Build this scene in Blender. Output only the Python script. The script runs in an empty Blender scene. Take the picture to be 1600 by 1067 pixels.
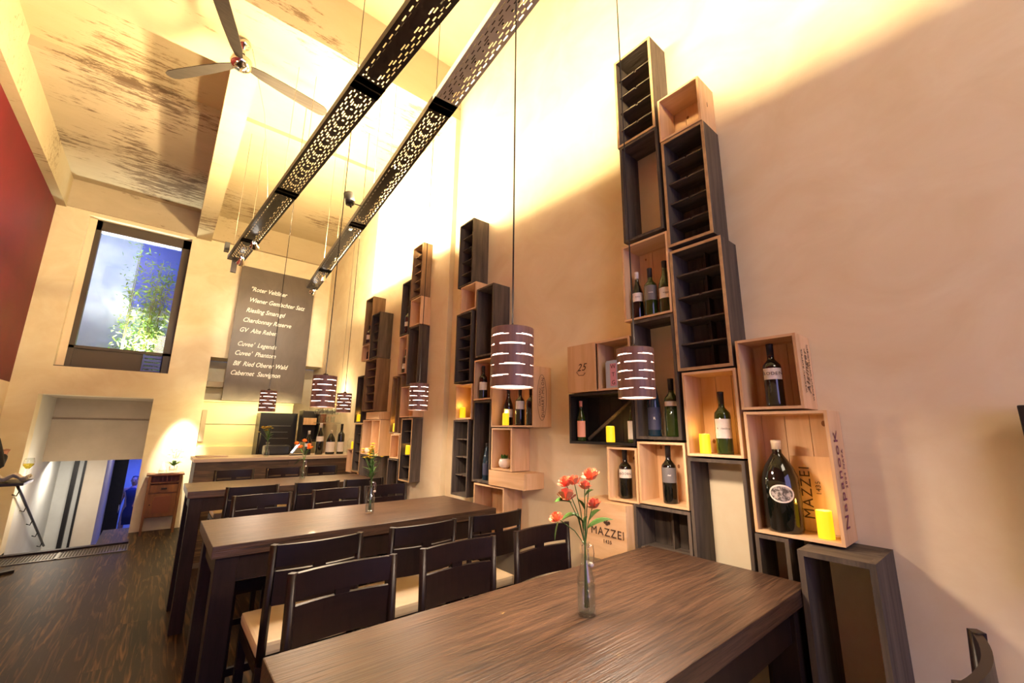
import bpy, bmesh, math, random
from mathutils import Vector, Matrix
C = bpy.context.scene.collection
S = bpy.context.scene
PI = math.pi
random.seed(7)

# ------------------------------------------------------------------ camera
cam = bpy.data.cameras.new('camera'); camo = bpy.data.objects.new('camera', cam); C.objects.link(camo)
yaw, pit, rol = math.radians(39.674), math.radians(11.986), math.radians(.652)
F = Vector((math.sin(yaw)*math.cos(pit), math.cos(yaw)*math.cos(pit), math.sin(pit)))
r0 = Vector((math.cos(yaw), -math.sin(yaw), 0)); u0 = r0.cross(F)
Rv = r0*math.cos(rol) + u0*math.sin(rol); Uv = Rv.cross(F)
m = Matrix((Rv, Uv, -F)).transposed().to_4x4(); m.translation = Vector((0, 0, 1.6))
camo.matrix_world = m
cam.sensor_fit = 'HORIZONTAL'; cam.sensor_width = 36; cam.lens = 650.02/1600*36; cam.clip_start = .02; cam.clip_end = 100
S.camera = camo
# ------------------------------------------------------------------ world, exposure
w = bpy.data.worlds.new('dusk'); S.world = w; w.use_nodes = True
bg = w.node_tree.nodes['Background']; bg.inputs[0].default_value = (.10, .16, .42, 1); bg.inputs[1].default_value = .5
S.view_settings.view_transform = 'Standard'; S.view_settings.look = 'None'
S.view_settings.gamma = 1; S.view_settings.use_curve_mapping = False
S.view_settings.exposure = 0.65
S.cycles.max_bounces = 8; S.cycles.diffuse_bounces = 4; S.cycles.glossy_bounces = 4; S.cycles.transmission_bounces = 8
S.cycles.transparent_max_bounces = 10
S.cycles.sample_clamp_indirect = 6; S.cycles.caustics_reflective = False; S.cycles.caustics_refractive = False
S.cycles.use_denoising = True

def light(name, kind, loc, power, col, aim=None, **k):
    l = bpy.data.lights.new(name, kind); l.energy = power; l.color = col
    for a, v in k.items(): setattr(l, a, v)
    o = bpy.data.objects.new(name, l); C.objects.link(o); o.location = loc
    if aim is not None:
        o.rotation_euler = (Vector(aim)-Vector(loc)).to_track_quat('-Z', 'Y').to_euler()
    return o
WARM = (1, .74, .38)
# dusk light through the shop window behind the camera, plus two added warm fills
light('window_daylight', 'AREA', (-.2, -3.6, 2.2), 50, (.60, .50, 1.0), aim=(.3, 3, 1.6), shape='RECTANGLE', size=3.0, size_y=2.4)
light('added_wall_fill', 'AREA', (.2, -2.2, 4.4), 36, (1, .84, .62), aim=(2.0, 1.3, 3.3), shape='RECTANGLE', size=1.6, size_y=1.0)  # unseen fill, added to brighten the upper right wall
light('added_ceiling_fill', 'SPOT', (-1.25, 3.6, 2.6), 60, (1, .72, .38), aim=(-.9, 6.2, 5.4), spot_size=2.4, spot_blend=.6, shadow_soft_size=.12)  # unseen fill, added to brighten the ceiling on the left
# lamps of the bar back, of the cabinet and of the stair
light('bar_back_lamp', 'AREA', (1.3, 8.45, 2.05), 12, (1, .80, .36), aim=(1.2, 8.95, 1.4), shape='RECTANGLE', size=1.3, size_y=.1)
light('bar_shelf_lamp', 'POINT', (2.1, 7.4, 2.2), 14, (1, .74, .4), shadow_soft_size=.06)
light('cabinet_spot', 'SPOT', (.30, 8.35, 2.6), 420, (1, .86, .66), aim=(.34, 8.9, 1.12), spot_size=.50, spot_blend=.7, shadow_soft_size=.03)
light('stair_lamp', 'AREA', (-1.0, 11.0, .9), 12, (1, .92, .80), aim=(-1.2, 11.6, -1.4), shape='RECTANGLE', size=.5, size_y=.5)
light('stair_wall_lamp', 'POINT', (-.95, 9.3, .75), 13, (1, .86, .68), shadow_soft_size=.15)
light('corridor_blue', 'AREA', (-.1, 15.5, .9), 45, (.05, .10, 1.0), aim=(-.2, 15.3, -1.5), shape='RECTANGLE', size=.8, size_y=1.5)
# courtyard: plant spot and cool house light
light('plant_spot', 'SPOT', (-.50, 9.75, 2.72), 420, (1, .95, .72), aim=(-.52, 10.05, 4.2), spot_size=1.9, spot_blend=.7, shadow_soft_size=.05)
light('courtyard_lamp', 'AREA', (-1.0, 9.6, 5.2), 20, (.66, .76, 1.0), aim=(-.7, 10.5, 3.6), shape='RECTANGLE', size=1.2, size_y=.5)

# ------------------------------------------------------------------ materials
MATS = {}
def mat(name, base=(.5, .5, .5), rough=.6, metal=0, bump=0, bscale=40, var=None, vscale=(4, 4, 4), coords='Object', emit=None, estr=0,
        trans=0, ior=1.45, alpha=1, rand=0, ramp=(.35, .65), detail=6, coat=0, spec=.5, distortion=0):
    if name in MATS: return MATS[name]
    M = bpy.data.materials.new(name); M.use_nodes = True; nt = M.node_tree; n = nt.nodes; L = nt.links
    b = n['Principled BSDF']
    b.inputs['Base Color'].default_value = (*base, 1); b.inputs['Roughness'].default_value = rough
    b.inputs['Metallic'].default_value = metal; b.inputs['Transmission Weight'].default_value = trans
    b.inputs['IOR'].default_value = ior; b.inputs['Alpha'].default_value = alpha
    b.inputs['Coat Weight'].default_value = coat; b.inputs['Specular IOR Level'].default_value = spec
    if emit: b.inputs['Emission Color'].default_value = (*emit, 1); b.inputs['Emission Strength'].default_value = estr
    if var or bump:
        if coords == 'Object':
            tc = n.new('ShaderNodeTexCoord'); src = tc.outputs['Object']
            oi = n.new('ShaderNodeObjectInfo'); add = n.new('ShaderNodeVectorMath'); add.operation = 'ADD'
            mul = n.new('ShaderNodeVectorMath'); mul.operation = 'SCALE'; mul.inputs['Scale'].default_value = 37.0
            L.new(oi.outputs['Random'], mul.inputs[0]); 
            cmb = n.new('ShaderNodeCombineXYZ'); L.new(oi.outputs['Random'], cmb.inputs[0]); L.new(oi.outputs['Random'], cmb.inputs[1]); L.new(oi.outputs['Random'], cmb.inputs[2])
            L.new(cmb.outputs[0], mul.inputs[0]); L.new(src, add.inputs[0]); L.new(mul.outputs[0], add.inputs[1]); src = add.outputs[0]
        else:
            g = n.new('ShaderNodeNewGeometry'); src = g.outputs['Position']
        mp = n.new('ShaderNodeMapping'); mp.inputs['Scale'].default_value = vscale; L.new(src, mp.inputs[0])
        nz = n.new('ShaderNodeTexNoise'); nz.inputs['Scale'].default_value = 1; nz.inputs['Detail'].default_value = detail
        nz.inputs['Roughness'].default_value = .6; nz.inputs['Distortion'].default_value = distortion
        L.new(mp.outputs[0], nz.inputs['Vector'])
    if var:
        cr = n.new('ShaderNodeValToRGB'); cr.color_ramp.elements[0].position = ramp[0]; cr.color_ramp.elements[1].position = ramp[1]
        cr.color_ramp.elements[0].color = (*var, 1); cr.color_ramp.elements[1].color = (*base, 1)
        L.new(nz.outputs['Fac'], cr.inputs[0]); out = cr.outputs[0]
        if rand:
            hs = n.new('ShaderNodeHueSaturation'); mr = n.new('ShaderNodeMapRange'); mr.inputs['To Min'].default_value = 1-rand; mr.inputs['To Max'].default_value = 1+rand
            oi2 = n.new('ShaderNodeObjectInfo'); L.new(oi2.outputs['Random'], mr.inputs[0]); L.new(mr.outputs[0], hs.inputs['Value']); L.new(out, hs.inputs['Color']); out = hs.outputs[0]
        L.new(out, b.inputs['Base Color'])
    if bump:
        bp = n.new('ShaderNodeBump'); bp.inputs['Strength'].default_value = bump; bp.inputs['Distance'].default_value = .01
        n2 = n.new('ShaderNodeTexNoise'); n2.inputs['Scale'].default_value = bscale; n2.inputs['Detail'].default_value = 4
        if var: L.new(mp.outputs[0], n2.inputs['Vector']); n2.inputs['Scale'].default_value = bscale/10
        else: L.new(src, n2.inputs['Vector'])
        L.new(n2.outputs['Fac'], bp.inputs['Height']); L.new(bp.outputs[0], b.inputs['Normal'])
    MATS[name] = M
    return M
def nodes(M): return M.node_tree.nodes, M.node_tree.links, M.node_tree.nodes['Principled BSDF']

PLASTER = mat('plaster', (.86, .77, .56), .62, var=(.77, .65, .43), vscale=(2.3, 2.3, 3.0), coords='W', bump=.35, bscale=22, ramp=(.3, .7), distortion=1.2)
CREAM = mat('cream_plaster', (.80, .68, .52), .65, var=(.74, .60, .44), vscale=(2, 2, 2), coords='W', bump=.15, bscale=20)
RED = mat('red_paint', (.125, .003, .009), .6, var=(.10, .003, .007), vscale=(2, 2, 2), coords='W')
WHITEW = mat('white_stair_paint', (.78, .77, .70), .45, var=(.70, .68, .60), vscale=(2, 2, 2), coords='W')
GREYP = mat('grey_plaster', (.52, .43, .31), .8, var=(.46, .38, .27), vscale=(3, 3, 3), coords='W')
def concrete(name, base, c2, dark, amt):
    M = mat(name, base, .85, var=c2, vscale=(1.6, 3.2, 3.2), coords='W', bump=.4, bscale=30, ramp=(.25, .75), distortion=.3)
    n, L, b = nodes(M)
    g = n.new('ShaderNodeNewGeometry'); mp = n.new('ShaderNodeMapping'); mp.inputs['Scale'].default_value = (3.2, 17, 13)
    nz = n.new('ShaderNodeTexNoise'); nz.inputs['Scale'].default_value = 1.0; nz.inputs['Detail'].default_value = 9; nz.inputs['Roughness'].default_value = .8
    n3 = n.new('ShaderNodeTexNoise'); n3.inputs['Scale'].default_value = .55; n3.inputs['Detail'].default_value = 3
    L.new(g.outputs['Position'], mp.inputs[0]); L.new(mp.outputs[0], nz.inputs['Vector']); L.new(g.outputs['Position'], n3.inputs['Vector'])
    ml = n.new('ShaderNodeMath'); ml.operation = 'MULTIPLY'; L.new(nz.outputs['Fac'], ml.inputs[0]); L.new(n3.outputs['Fac'], ml.inputs[1])
    cr = n.new('ShaderNodeValToRGB'); cr.color_ramp.elements[0].position = amt; cr.color_ramp.elements[1].position = amt+.05
    cr.color_ramp.elements[0].color = (0, 0, 0, 1); cr.color_ramp.elements[1].color = (1, 1, 1, 1)
    L.new(ml.outputs[0], cr.inputs[0])
    src = b.inputs['Base Color'].links[0].from_socket
    mx = n.new('ShaderNodeMixRGB'); L.new(cr.outputs[0], mx.inputs[0]); L.new(src, mx.inputs[1]); mx.inputs[2].default_value = (*dark, 1)
    L.new(mx.outputs[0], b.inputs['Base Color'])
    return M
CONC = concrete('bare_concrete', (.54, .46, .31), (.48, .40, .25), (.22, .155, .09), .305)
CONCD = concrete('stained_concrete', (.52, .44, .32), (.44, .365, .255), (.17, .12, .08), .288)

def planks(name, c1, c2, grain, rough, rowh, length, axis, coat=0):
    M = bpy.data.materials.new(name); M.use_nodes = True; n, L, b = nodes(M)
    g = n.new('ShaderNodeNewGeometry'); mp = n.new('ShaderNodeMapping')
    if axis == 'Y': mp.inputs['Rotation'].default_value = (0, 0, PI/2)
    if axis == 'XZ': mp.inputs['Rotation'].default_value = (-PI/2, 0, 0)
    L.new(g.outputs['Position'], mp.inputs[0])
    br = n.new('ShaderNodeTexBrick'); br.inputs['Scale'].default_value = 1; br.inputs['Brick Width'].default_value = length; br.inputs['Row Height'].default_value = rowh
    br.inputs['Mortar Size'].default_value = .0022; br.inputs['Color1'].default_value = (*c1, 1); br.inputs['Color2'].default_value = (*c2, 1)
    br.inputs['Mortar'].default_value = (.006, .004, .003, 1); br.offset = .37; br.inputs['Bias'].default_value = 0
    L.new(mp.outputs[0], br.inputs['Vector'])
    m2 = n.new('ShaderNodeMapping'); m2.inputs['Scale'].default_value = (1.6, 22, 22); L.new(mp.outputs[0], m2.inputs[0])
    add = n.new('ShaderNodeMixRGB'); add.blend_type = 'ADD'; add.inputs[0].default_value = 1; L.new(m2.outputs[0], add.inputs[1])
    sc = n.new('ShaderNodeVectorMath'); sc.operation = 'SCALE'; sc.inputs['Scale'].default_value = 60; L.new(br.outputs['Color'], sc.inputs[0]); L.new(sc.outputs[0], add.inputs[2])
    nz = n.new('ShaderNodeTexNoise'); nz.inputs['Scale'].default_value = 1; nz.inputs['Detail'].default_value = 7; nz.inputs['Distortion'].default_value = 1.6
    L.new(add.outputs[0], nz.inputs['Vector'])
    cr = n.new('ShaderNodeValToRGB'); cr.color_ramp.elements[0].position = .50; cr.color_ramp.elements[1].position = .72
    cr.color_ramp.elements[0].color = (0, 0, 0, 1); cr.color_ramp.elements[1].color = (1, 1, 1, 1); L.new(nz.outputs['Fac'], cr.inputs[0])
    mx = n.new('ShaderNodeMixRGB'); mx.inputs[2].default_value = (*grain, 1); L.new(cr.outputs[0], mx.inputs[0]); L.new(br.outputs['Color'], mx.inputs[1])
    L.new(mx.outputs[0], b.inputs['Base Color']); b.inputs['Roughness'].default_value = rough; b.inputs['Coat Weight'].default_value = coat
    bp = n.new('ShaderNodeBump'); bp.inputs['Strength'].default_value = .3; bp.inputs['Distance'].default_value = .004
    L.new(nz.outputs['Fac'], bp.inputs['Height']); L.new(bp.outputs[0], b.inputs['Normal'])
    return M
FLOOR = planks('dark_floor_boards', (.014, .0085, .005), (.028, .017, .009), (.15, .078, .028), .52, .16, 2.1, 'Y')
FLOOR.node_tree.nodes['Principled BSDF'].inputs['Specular IOR Level'].default_value = .22
BARWOOD = planks('bar_front_boards', (.045, .028, .017), (.085, .052, .030), (.17, .10, .05), .6, .145, 1.4, 'XZ')
TABLE = mat('table_oak', (.105, .057, .034), .40, var=(.028, .016, .011), vscale=(3.6, 75, 75), bump=.25, bscale=20, ramp=(.34, .66), detail=8, distortion=1.2, coat=.03)
TABLEG = mat('table_leg_wood', (.024, .013, .012), .5, var=(.012, .007, .0065), vscale=(30, 30, 3), ramp=(.3, .7), spec=.25)
ESP = mat('espresso_wood', (.012, .0055, .006), .38, var=(.007, .0035, .0045), vscale=(4, 30, 30), ramp=(.3, .7), spec=.35)
SEAT = mat('cream_leather', (.72, .60, .42), .5, var=(.66, .54, .36), vscale=(8, 8, 8))
OLD = mat('weathered_wood', (.120, .092, .068), .85, var=(.035, .027, .022), vscale=(22, 22, 2.2), bump=.5, bscale=20, ramp=(.3, .68), detail=8, rand=.22)
OLDH = mat('weathered_wood_slats', (.12, .092, .068), .85, var=(.045, .034, .026), vscale=(22, 3, 22), bump=.4, bscale=20, ramp=(.3, .68), rand=.2)
BROWN = mat('brown_aged_wood', (.30, .185, .09), .8, var=(.13, .075, .04), vscale=(20, 20, 2.2), ramp=(.3, .7), rand=.15)
CUT = mat('pale_sawn_edge', (.60, .40, .20), .7, var=(.40, .25, .12), vscale=(14, 14, 14), rand=.1)
PINE = mat('pine_boards', (.74, .49, .27), .55, var=(.60, .36, .17), vscale=(16, 16, 1.6), ramp=(.32, .6), detail=5, distortion=.8, rand=.08)
PINEH = mat('pine_boards_flat', (.76, .52, .30), .55, var=(.62, .38, .19), vscale=(16, 1.6, 16), ramp=(.32, .6), distortion=.8, rand=.08)
KNOT = mat('pine_knot', (.27, .11, .04), .7)
BLACKW = mat('black_stained_wood', (.014, .011, .010), .5, var=(.008, .007, .007), vscale=(16, 2, 16))
INK = mat('dark_branding_ink', (.07, .035, .02), .8)
INKR = mat('plum_ink', (.20, .05, .09), .8)
METALD = mat('dark_perforated_steel', (.030, .022, .020), .38, metal=.6)
METALLIT = mat('lit_channel_steel', (.62, .62, .56), .4, metal=.25, var=(.52, .52, .47), vscale=(6, 6, 6))  # bounce light on the near channel section, put into a paler steel colour
CHROME = mat('chrome', (.75, .70, .64), .12, metal=1)
FANB = mat('brushed_fan_blade', (.045, .036, .03), .45, metal=.1, var=(.03, .024, .02), spec=.4, vscale=(2, 60, 60))
BLACK = mat('black_plastic', (.012, .012, .014), .35)
CORD = mat('black_cord', (.02, .016, .014), .6)
WIRE = mat('steel_wire', (.30, .26, .20), .4, metal=.6)
SLATE = mat('slate_board', (.115, .092, .080), .42, var=(.075, .060, .056), vscale=(2.2, 2.2, 1.6), coords='W', distortion=1.5, ramp=(.3, .7))
CHALK = mat('chalk', (.88, .84, .78), .9)
VENEER = mat('walnut_veneer', (.33, .185, .14), .45, var=(.16, .082, .062), vscale=(46, 46, 2), ramp=(.3, .7), rand=.05)
GLOW = mat('lamp_diffuser', (.9, .85, .8), .5, emit=(1, .80, .66), estr=7)
GLOWW = mat('lamp_shade_lining', (.9, .85, .8), .5, emit=(1, .76, .62), estr=3.2)
BULB = mat('spot_bulb', (1, 1, 1), .5, emit=(1, .92, .8), estr=30)
TUBE = mat('uplight_tube_strong', (1, 1, 1), .5, emit=WARM, estr=1150)
TUBEN = mat('uplight_tube', (1, 1, 1), .5, emit=WARM, estr=270)
TUBED = mat('uplight_tube_dimmest', (1, 1, 1), .5, emit=WARM, estr=110)
TUBEL = mat('uplight_tube_dim', (1, 1, 1), .5, emit=WARM, estr=300)
WAXG = mat('glowing_yellow_wax', (.45, .28, .02), .5, emit=(1, .56, .008), estr=.78)
WAXT = mat('wax_rim', (.9, .72, .2), .5, emit=(1, .66, .05), estr=.5)
BOTB = mat('black_bottle_glass', (.004, .005, .003), .06, coat=.5)
BOTG = mat('green_bottle_glass', (.030, .055, .008), .06, trans=.3, coat=.4)
BOTU = mat('blue_bottle_glass', (.010, .030, .050), .07, coat=.5)
BOTR = mat('rose_bottle_glass', (.22, .10, .05), .08, trans=.4)
LABW = mat('paper_label', (.80, .74, .66), .7, var=(.74, .67, .58), vscale=(60, 60, 60))
LABG = mat('grey_label', (.16, .15, .15), .6)
LABP = mat('salmon_label', (.80, .36, .24), .7)
LABB = mat('navy_label', (.04, .045, .09), .6)
FOILB = mat('black_foil', (.018, .015, .015), .35)
FOILW = mat('white_foil', (.78, .72, .66), .4)
WAXC = mat('cream_wax', (.74, .62, .42), .6)
GLASS = mat('clear_glass', (1, 1, 1), .01, trans=1, ior=1.22)
def thin(name, tint, refl):
    M = bpy.data.materials.new(name); M.use_nodes = True; n, L = M.node_tree.nodes, M.node_tree.links
    n.remove(n['Principled BSDF']); tr = n.new('ShaderNodeBsdfTransparent'); tr.inputs[0].default_value = (*tint, 1)
    gl = n.new('ShaderNodeBsdfGlossy'); gl.inputs['Roughness'].default_value = .03; lw = n.new('ShaderNodeLayerWeight'); lw.inputs[0].default_value = .5
    pw = n.new('ShaderNodeMath'); pw.operation = 'POWER'; pw.inputs[1].default_value = 3.0; L.new(lw.outputs['Facing'], pw.inputs[0])
    fr = n.new('ShaderNodeMath'); fr.operation = 'MULTIPLY_ADD'; fr.inputs[1].default_value = refl; fr.inputs[2].default_value = .05; L.new(pw.outputs[0], fr.inputs[0])
    mx = n.new('ShaderNodeMixShader'); L.new(fr.outputs[0], mx.inputs[0]); L.new(tr.outputs[0], mx.inputs[1]); L.new(gl.outputs[0], mx.inputs[2])
    L.new(mx.outputs[0], n['Material Output'].inputs[0]); return M
GLASS = thin('clear_thin_glass', (.95, .97, .965), .55)
WINE = thin('white_wine', (.92, .80, .28), .2)
WATER = thin('water', (.88, .92, .94), .25)
STEM = mat('green_stem', (.10, .20, .045), .5)
LEAF = mat('green_leaf', (.07, .20, .03), .45, var=(.04, .13, .02), vscale=(30, 30, 30))
ROSE = mat('coral_rose_petal', (.88, .17, .10), .5, var=(.92, .36, .16), vscale=(45, 45, 45), ramp=(.4, .62))
ORANGE = mat('orange_petal', (.90, .22, .03), .5)
YELF = mat('yellow_petal', (.85, .68, .03), .5)
YELC = mat('yellow_flower_heart', (.70, .42, .02), .6)
WHITEF = mat('white_petal', (.85, .85, .80), .5)
CERAM = mat('cream_ceramic', (.80, .72, .62), .3)
HONEY = mat('honey_cabinet_wood', (.22, .088, .026), .42, var=(.13, .050, .015), vscale=(24, 24, 2.5), ramp=(.3, .7))
HONEYD = mat('reddish_cabinet_top', (.16, .05, .02), .4)
CLOTH = mat('napkin_cloth', (.86, .80, .66), .8)
BAMB = mat('bamboo_leaf', (.16, .34, .05), .45, var=(.30, .44, .10), vscale=(5, 5, 5))
CANE = mat('bamboo_cane', (.22, .22, .07), .5)
BLUEW = mat('courtyard_wall', (.55, .60, .74), .7, var=(.34, .42, .66), vscale=(1, 1, 1), coords='W')
BLUES = mat('blue_slats', (.08, .12, .55), .5)
DARKF = mat('dark_window_frame', (.060, .045, .035), .5)
LED = mat('led_strip', (1, 1, 1), .5, emit=(.95, .96, 1), estr=6)
SKIN = mat('skin', (.50, .26, .18), .5)
BLKC = mat('black_cloth', (.016, .015, .018), .8)
SHOE = mat('black_shoe_leather', (.015, .010, .010), .3)
HAIR = mat('dark_hair', (.03, .02, .015), .6)
SKIRT = mat('dark_dress', (.03, .03, .08), .8)
YELP = mat('yellow_back_panel', (.85, .72, .42), .5)
STONE = mat('pale_counter_edge', (.62, .48, .34), .35)
TILE = mat('blueish_floor', (.12, .13, .2), .25)
GRATE = mat('steel_floor_grate', (.24, .22, .18), .4, metal=.7)
TIN1 = mat('pale_blue_tin', (.42, .52, .62), .4)
TIN2 = mat('pink_tin_band', (.68, .32, .40), .4)
SCREEN = mat('lit_screen', (.5, .55, .6), .2, emit=(.55, .65, .8), estr=.8)

# ------------------------------------------------------------------ mesh helpers
class MB:
    def __init__(s): s.b = bmesh.new(); s.mats = []; s.cur = 0
    def _tag(s, fs):
        for f in fs: f.material_index = s.cur
    def box(s, a, c, rot=None, piv=None, bev=0):
        a = Vector(a); c = Vector(c); n0 = len(s.b.faces)
        v = [s.b.verts.new((x, y, z)) for x in (a.x, c.x) for y in (a.y, c.y) for z in (a.z, c.z)]
        fs = []
        for q in ((0, 1, 3, 2), (4, 6, 7, 5), (0, 4, 5, 1), (2, 3, 7, 6), (0, 2, 6, 4), (1, 5, 7, 3)):
            fs.append(s.b.faces.new([v[i] for i in q]))
        if bev:
            es = list({e for f in fs for e in f.edges})
            bmesh.ops.bevel(s.b, geom=es, offset=bev, segments=2, affect='EDGES', profile=.6)
            v = [x for x in s.b.verts if all(min(a[i], c[i])-1e-6 <= x.co[i] <= max(a[i], c[i])+1e-6 for i in range(3))]
        if rot is not None:
            p = Vector(piv) if piv is not None else (a+c)/2
            bmesh.ops.rotate(s.b, verts=v, cent=p, matrix=rot)
        return s
    def tube(s, pts, r, seg=8, caps=True):
        pts = [Vector(p) for p in pts]; rs = r if isinstance(r, (list, tuple)) else [r]*len(pts)
        rings = []; up = Vector((0, 0, 1))
        prev = None
        for i, p in enumerate(pts):
            d = (pts[min(i+1, len(pts)-1)]-pts[max(i-1, 0)]).normalized()
            if prev is None:
                a = d.cross(up) if abs(d.dot(up)) < .95 else d.cross(Vector((1, 0, 0)))
            else: a = prev - d*prev.dot(d)
            a.normalize(); prev = a; b = d.cross(a)
            rings.append([s.b.verts.new(p+(a*math.cos(t*2*PI/seg)+b*math.sin(t*2*PI/seg))*rs[i]) for t in range(seg)])
        for i in range(len(rings)-1):
            for t in range(seg):
                f = s.b.faces.new((rings[i][t], rings[i][(t+1) % seg], rings[i+1][(t+1) % seg], rings[i+1][t])); f.smooth = True
        if caps:
            s.b.faces.new(rings[0][::-1]); s.b.faces.new(rings[-1])
        return s
    def lathe(s, prof, seg=20, c=(0, 0, 0), sx=1, sy=1, a0=0, a1=2*PI, caps=True):
        c = Vector(c); full = abs(a1-a0-2*PI) < 1e-4; n = seg if full else seg+1
        rings = [[s.b.verts.new(c+Vector((r*sx*math.cos(a0+(a1-a0)*t/seg), r*sy*math.sin(a0+(a1-a0)*t/seg), z))) for t in range(n)] for r, z in prof]
        for i in range(len(rings)-1):
            for t in range(seg):
                u = (t+1) % n
                f = s.b.faces.new((rings[i][t], rings[i][u], rings[i+1][u], rings[i+1][t])); f.smooth = True
        if caps and full:
            if prof[0][0] > 1e-5: s.b.faces.new(rings[0][::-1])
            if prof[-1][0] > 1e-5: s.b.faces.new(rings[-1])
        return s
    def ball(s, c, r, seg=10, sz=1, sx=1):
        k = 6
        return s.lathe([(max(r*math.sin(PI*i/k), 1e-4), -r*sz*math.cos(PI*i/k)) for i in range(k+1)], seg, c, sx=sx)
    def quad(s, pts):
        s.b.faces.new([s.b.verts.new(p) for p in pts]); return s
    def prism(s, pts, z0, z1):
        lo = [s.b.verts.new((x, y, z0)) for x, y in pts]; hi = [s.b.verts.new((x, y, z1)) for x, y in pts]
        s.b.faces.new(lo[::-1]); s.b.faces.new(hi)
        for i in range(len(pts)):
            j = (i+1) % len(pts); s.b.faces.new((lo[i], lo[j], hi[j], hi[i]))
        return s
    def disc(s, c, r, ax='x', seg=12, sy=1):
        c = Vector(c); vs = []
        for t in range(seg):
            a = 2*PI*t/seg; p = Vector((0, r*sy*math.cos(a), r*math.sin(a))) if ax == 'x' else Vector((r*math.cos(a), 0, r*sy*math.sin(a))) if ax == 'y' else Vector((r*math.cos(a), r*sy*math.sin(a), 0))
            vs.append(s.b.verts.new(c+p))
        s.b.faces.new(vs); return s
    def build(s, name, M, parent=None, sub=0, loc=None):
        bmesh.ops.recalc_face_normals(s.b, faces=s.b.faces)
        me = bpy.data.meshes.new(name); s.b.to_mesh(me); s.b.free()
        me.materials.append(M)
        o = bpy.data.objects.new(name, me); C.objects.link(o)
        if parent: o.parent = parent
        if loc: o.location = loc
        if sub:
            md = o.modifiers.new('sub', 'SUBSURF'); md.levels = sub; md.render_levels = sub
        return o
def tag(o, label, cat, group=None, kind=None):
    if label: o['label'] = label
    if cat: o['category'] = cat
    if group: o['group'] = group
    if kind: o['kind'] = kind
    return o
def thing(name, label, cat, loc, rz=0, group=None):
    o = bpy.data.objects.new(name, None); C.objects.link(o); o.empty_display_size = .1
    o.location = loc; o.rotation_euler = (0, 0, rz)
    return tag(o, label, cat, group)
def struct(name, mb, M, label=None):
    o = mb.build(name, M); o['kind'] = 'structure'
    if label: o['label'] = label
    return o
def dup(root, loc, rz=None, label=None, group=None):
    def cp(o, par):
        c = o.copy(); C.objects.link(c); c.parent = par
        for ch in list(o.children): cp(ch, c)
        return c
    r = cp(root, None); r.location = loc
    if rz is not None: r.rotation_euler = (0, 0, rz)
    if label: r['label'] = label
    if group: r['group'] = group
    return r
def words(name, txt, size, M, parent, M4, align='CENTER', shear=0, ext=.0006, sx=1):
    cu = bpy.data.curves.new('t', 'FONT'); cu.body = txt; cu.size = size; cu.align_x = align; cu.align_y = 'CENTER'; cu.shear = shear; cu.extrude = ext; cu.resolution_u = 3; cu.offset = size*.012 if M is CHALK else 0; cu.space_character = 1.0 if M is CHALK else 1.15
    t = bpy.data.objects.new('t', cu); C.objects.link(t)
    bpy.context.view_layer.update()
    me = bpy.data.meshes.new_from_object(t.evaluated_get(bpy.context.evaluated_depsgraph_get()))
    bpy.data.objects.remove(t); bpy.data.curves.remove(cu)
    me.transform(Matrix.Diagonal((sx, 1, 1, 1))); me.transform(M4)
    me.materials.clear(); me.materials.append(M)
    o = bpy.data.objects.new(name, me); C.objects.link(o); o.parent = parent
    return o
def frame(o, right, up):     # matrix: text x -> right, y -> up
    r = Vector(right).normalized(); u = Vector(up).normalized(); n = r.cross(u)
    mm = Matrix((r, u, n)).transposed().to_4x4(); mm.translation = Vector(o); return mm

# ================================================================== setting
XW = 2.07
b = MB(); b.box((-1.9, -4, -.12), (2.6, 8.2, 0)); b.box((-.43, 8.2, -.12), (2.6, 9.4, 0))
struct('floor', b, FLOOR)
struct('wall_right', MB().box((XW, -4, 0), (2.6, 5.62, 5.6)).box((2.39, 5.62, 0), (2.6, 9.6, 5.6)).box((2.015, 3.42, 0), (XW, 4.26, 4.9)), PLASTER)
struct('wall_left', MB().box((-1.95, -4, 2.175), (-1.68, 8.95, 5.6)), RED)
struct('wall_left', MB().box((-1.95, -4, -1.6), (-1.68, 8.95, 2.175)), CREAM)
yb = 8.95
b = MB()
b.box((-1.95, yb, 2.035), (-1.31, 9.25, 5.6)); b.box((-1.31, yb, 2.035), (0, 9.25, 2.45)); b.box((-1.31, yb, 4.86), (0, 9.25, 5.6))
b.box((0, yb, 2.035), (.54, 9.25, 5.6)); b.box((-.12, yb, 0), (.54, 9.25, 2.035)); b.box((-1.95, yb, -1.6), (-1.385, 9.25, 2.035))
b.box((.54, yb, 2.8), (2.6, 9.5, 5.6)); b.box((.54, 9.55, 0), (2.6, 9.7, 2.8)); b.box((.42, 9.25, 0), (.54, 9.7, 2.8))
struct('wall_back', b, PLASTER)
struct('wall_front', MB().box((-1.95, -4.2, 0), (2.6, -4, .6)).box((-1.95, -4.2, 3.6), (2.6, -4, 5.6)).box((-1.95, -4.2, .6), (-1.5, -4, 3.6)).box((1.5, -4.2, .6), (2.6, -4, 3.6)), CREAM)
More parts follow.
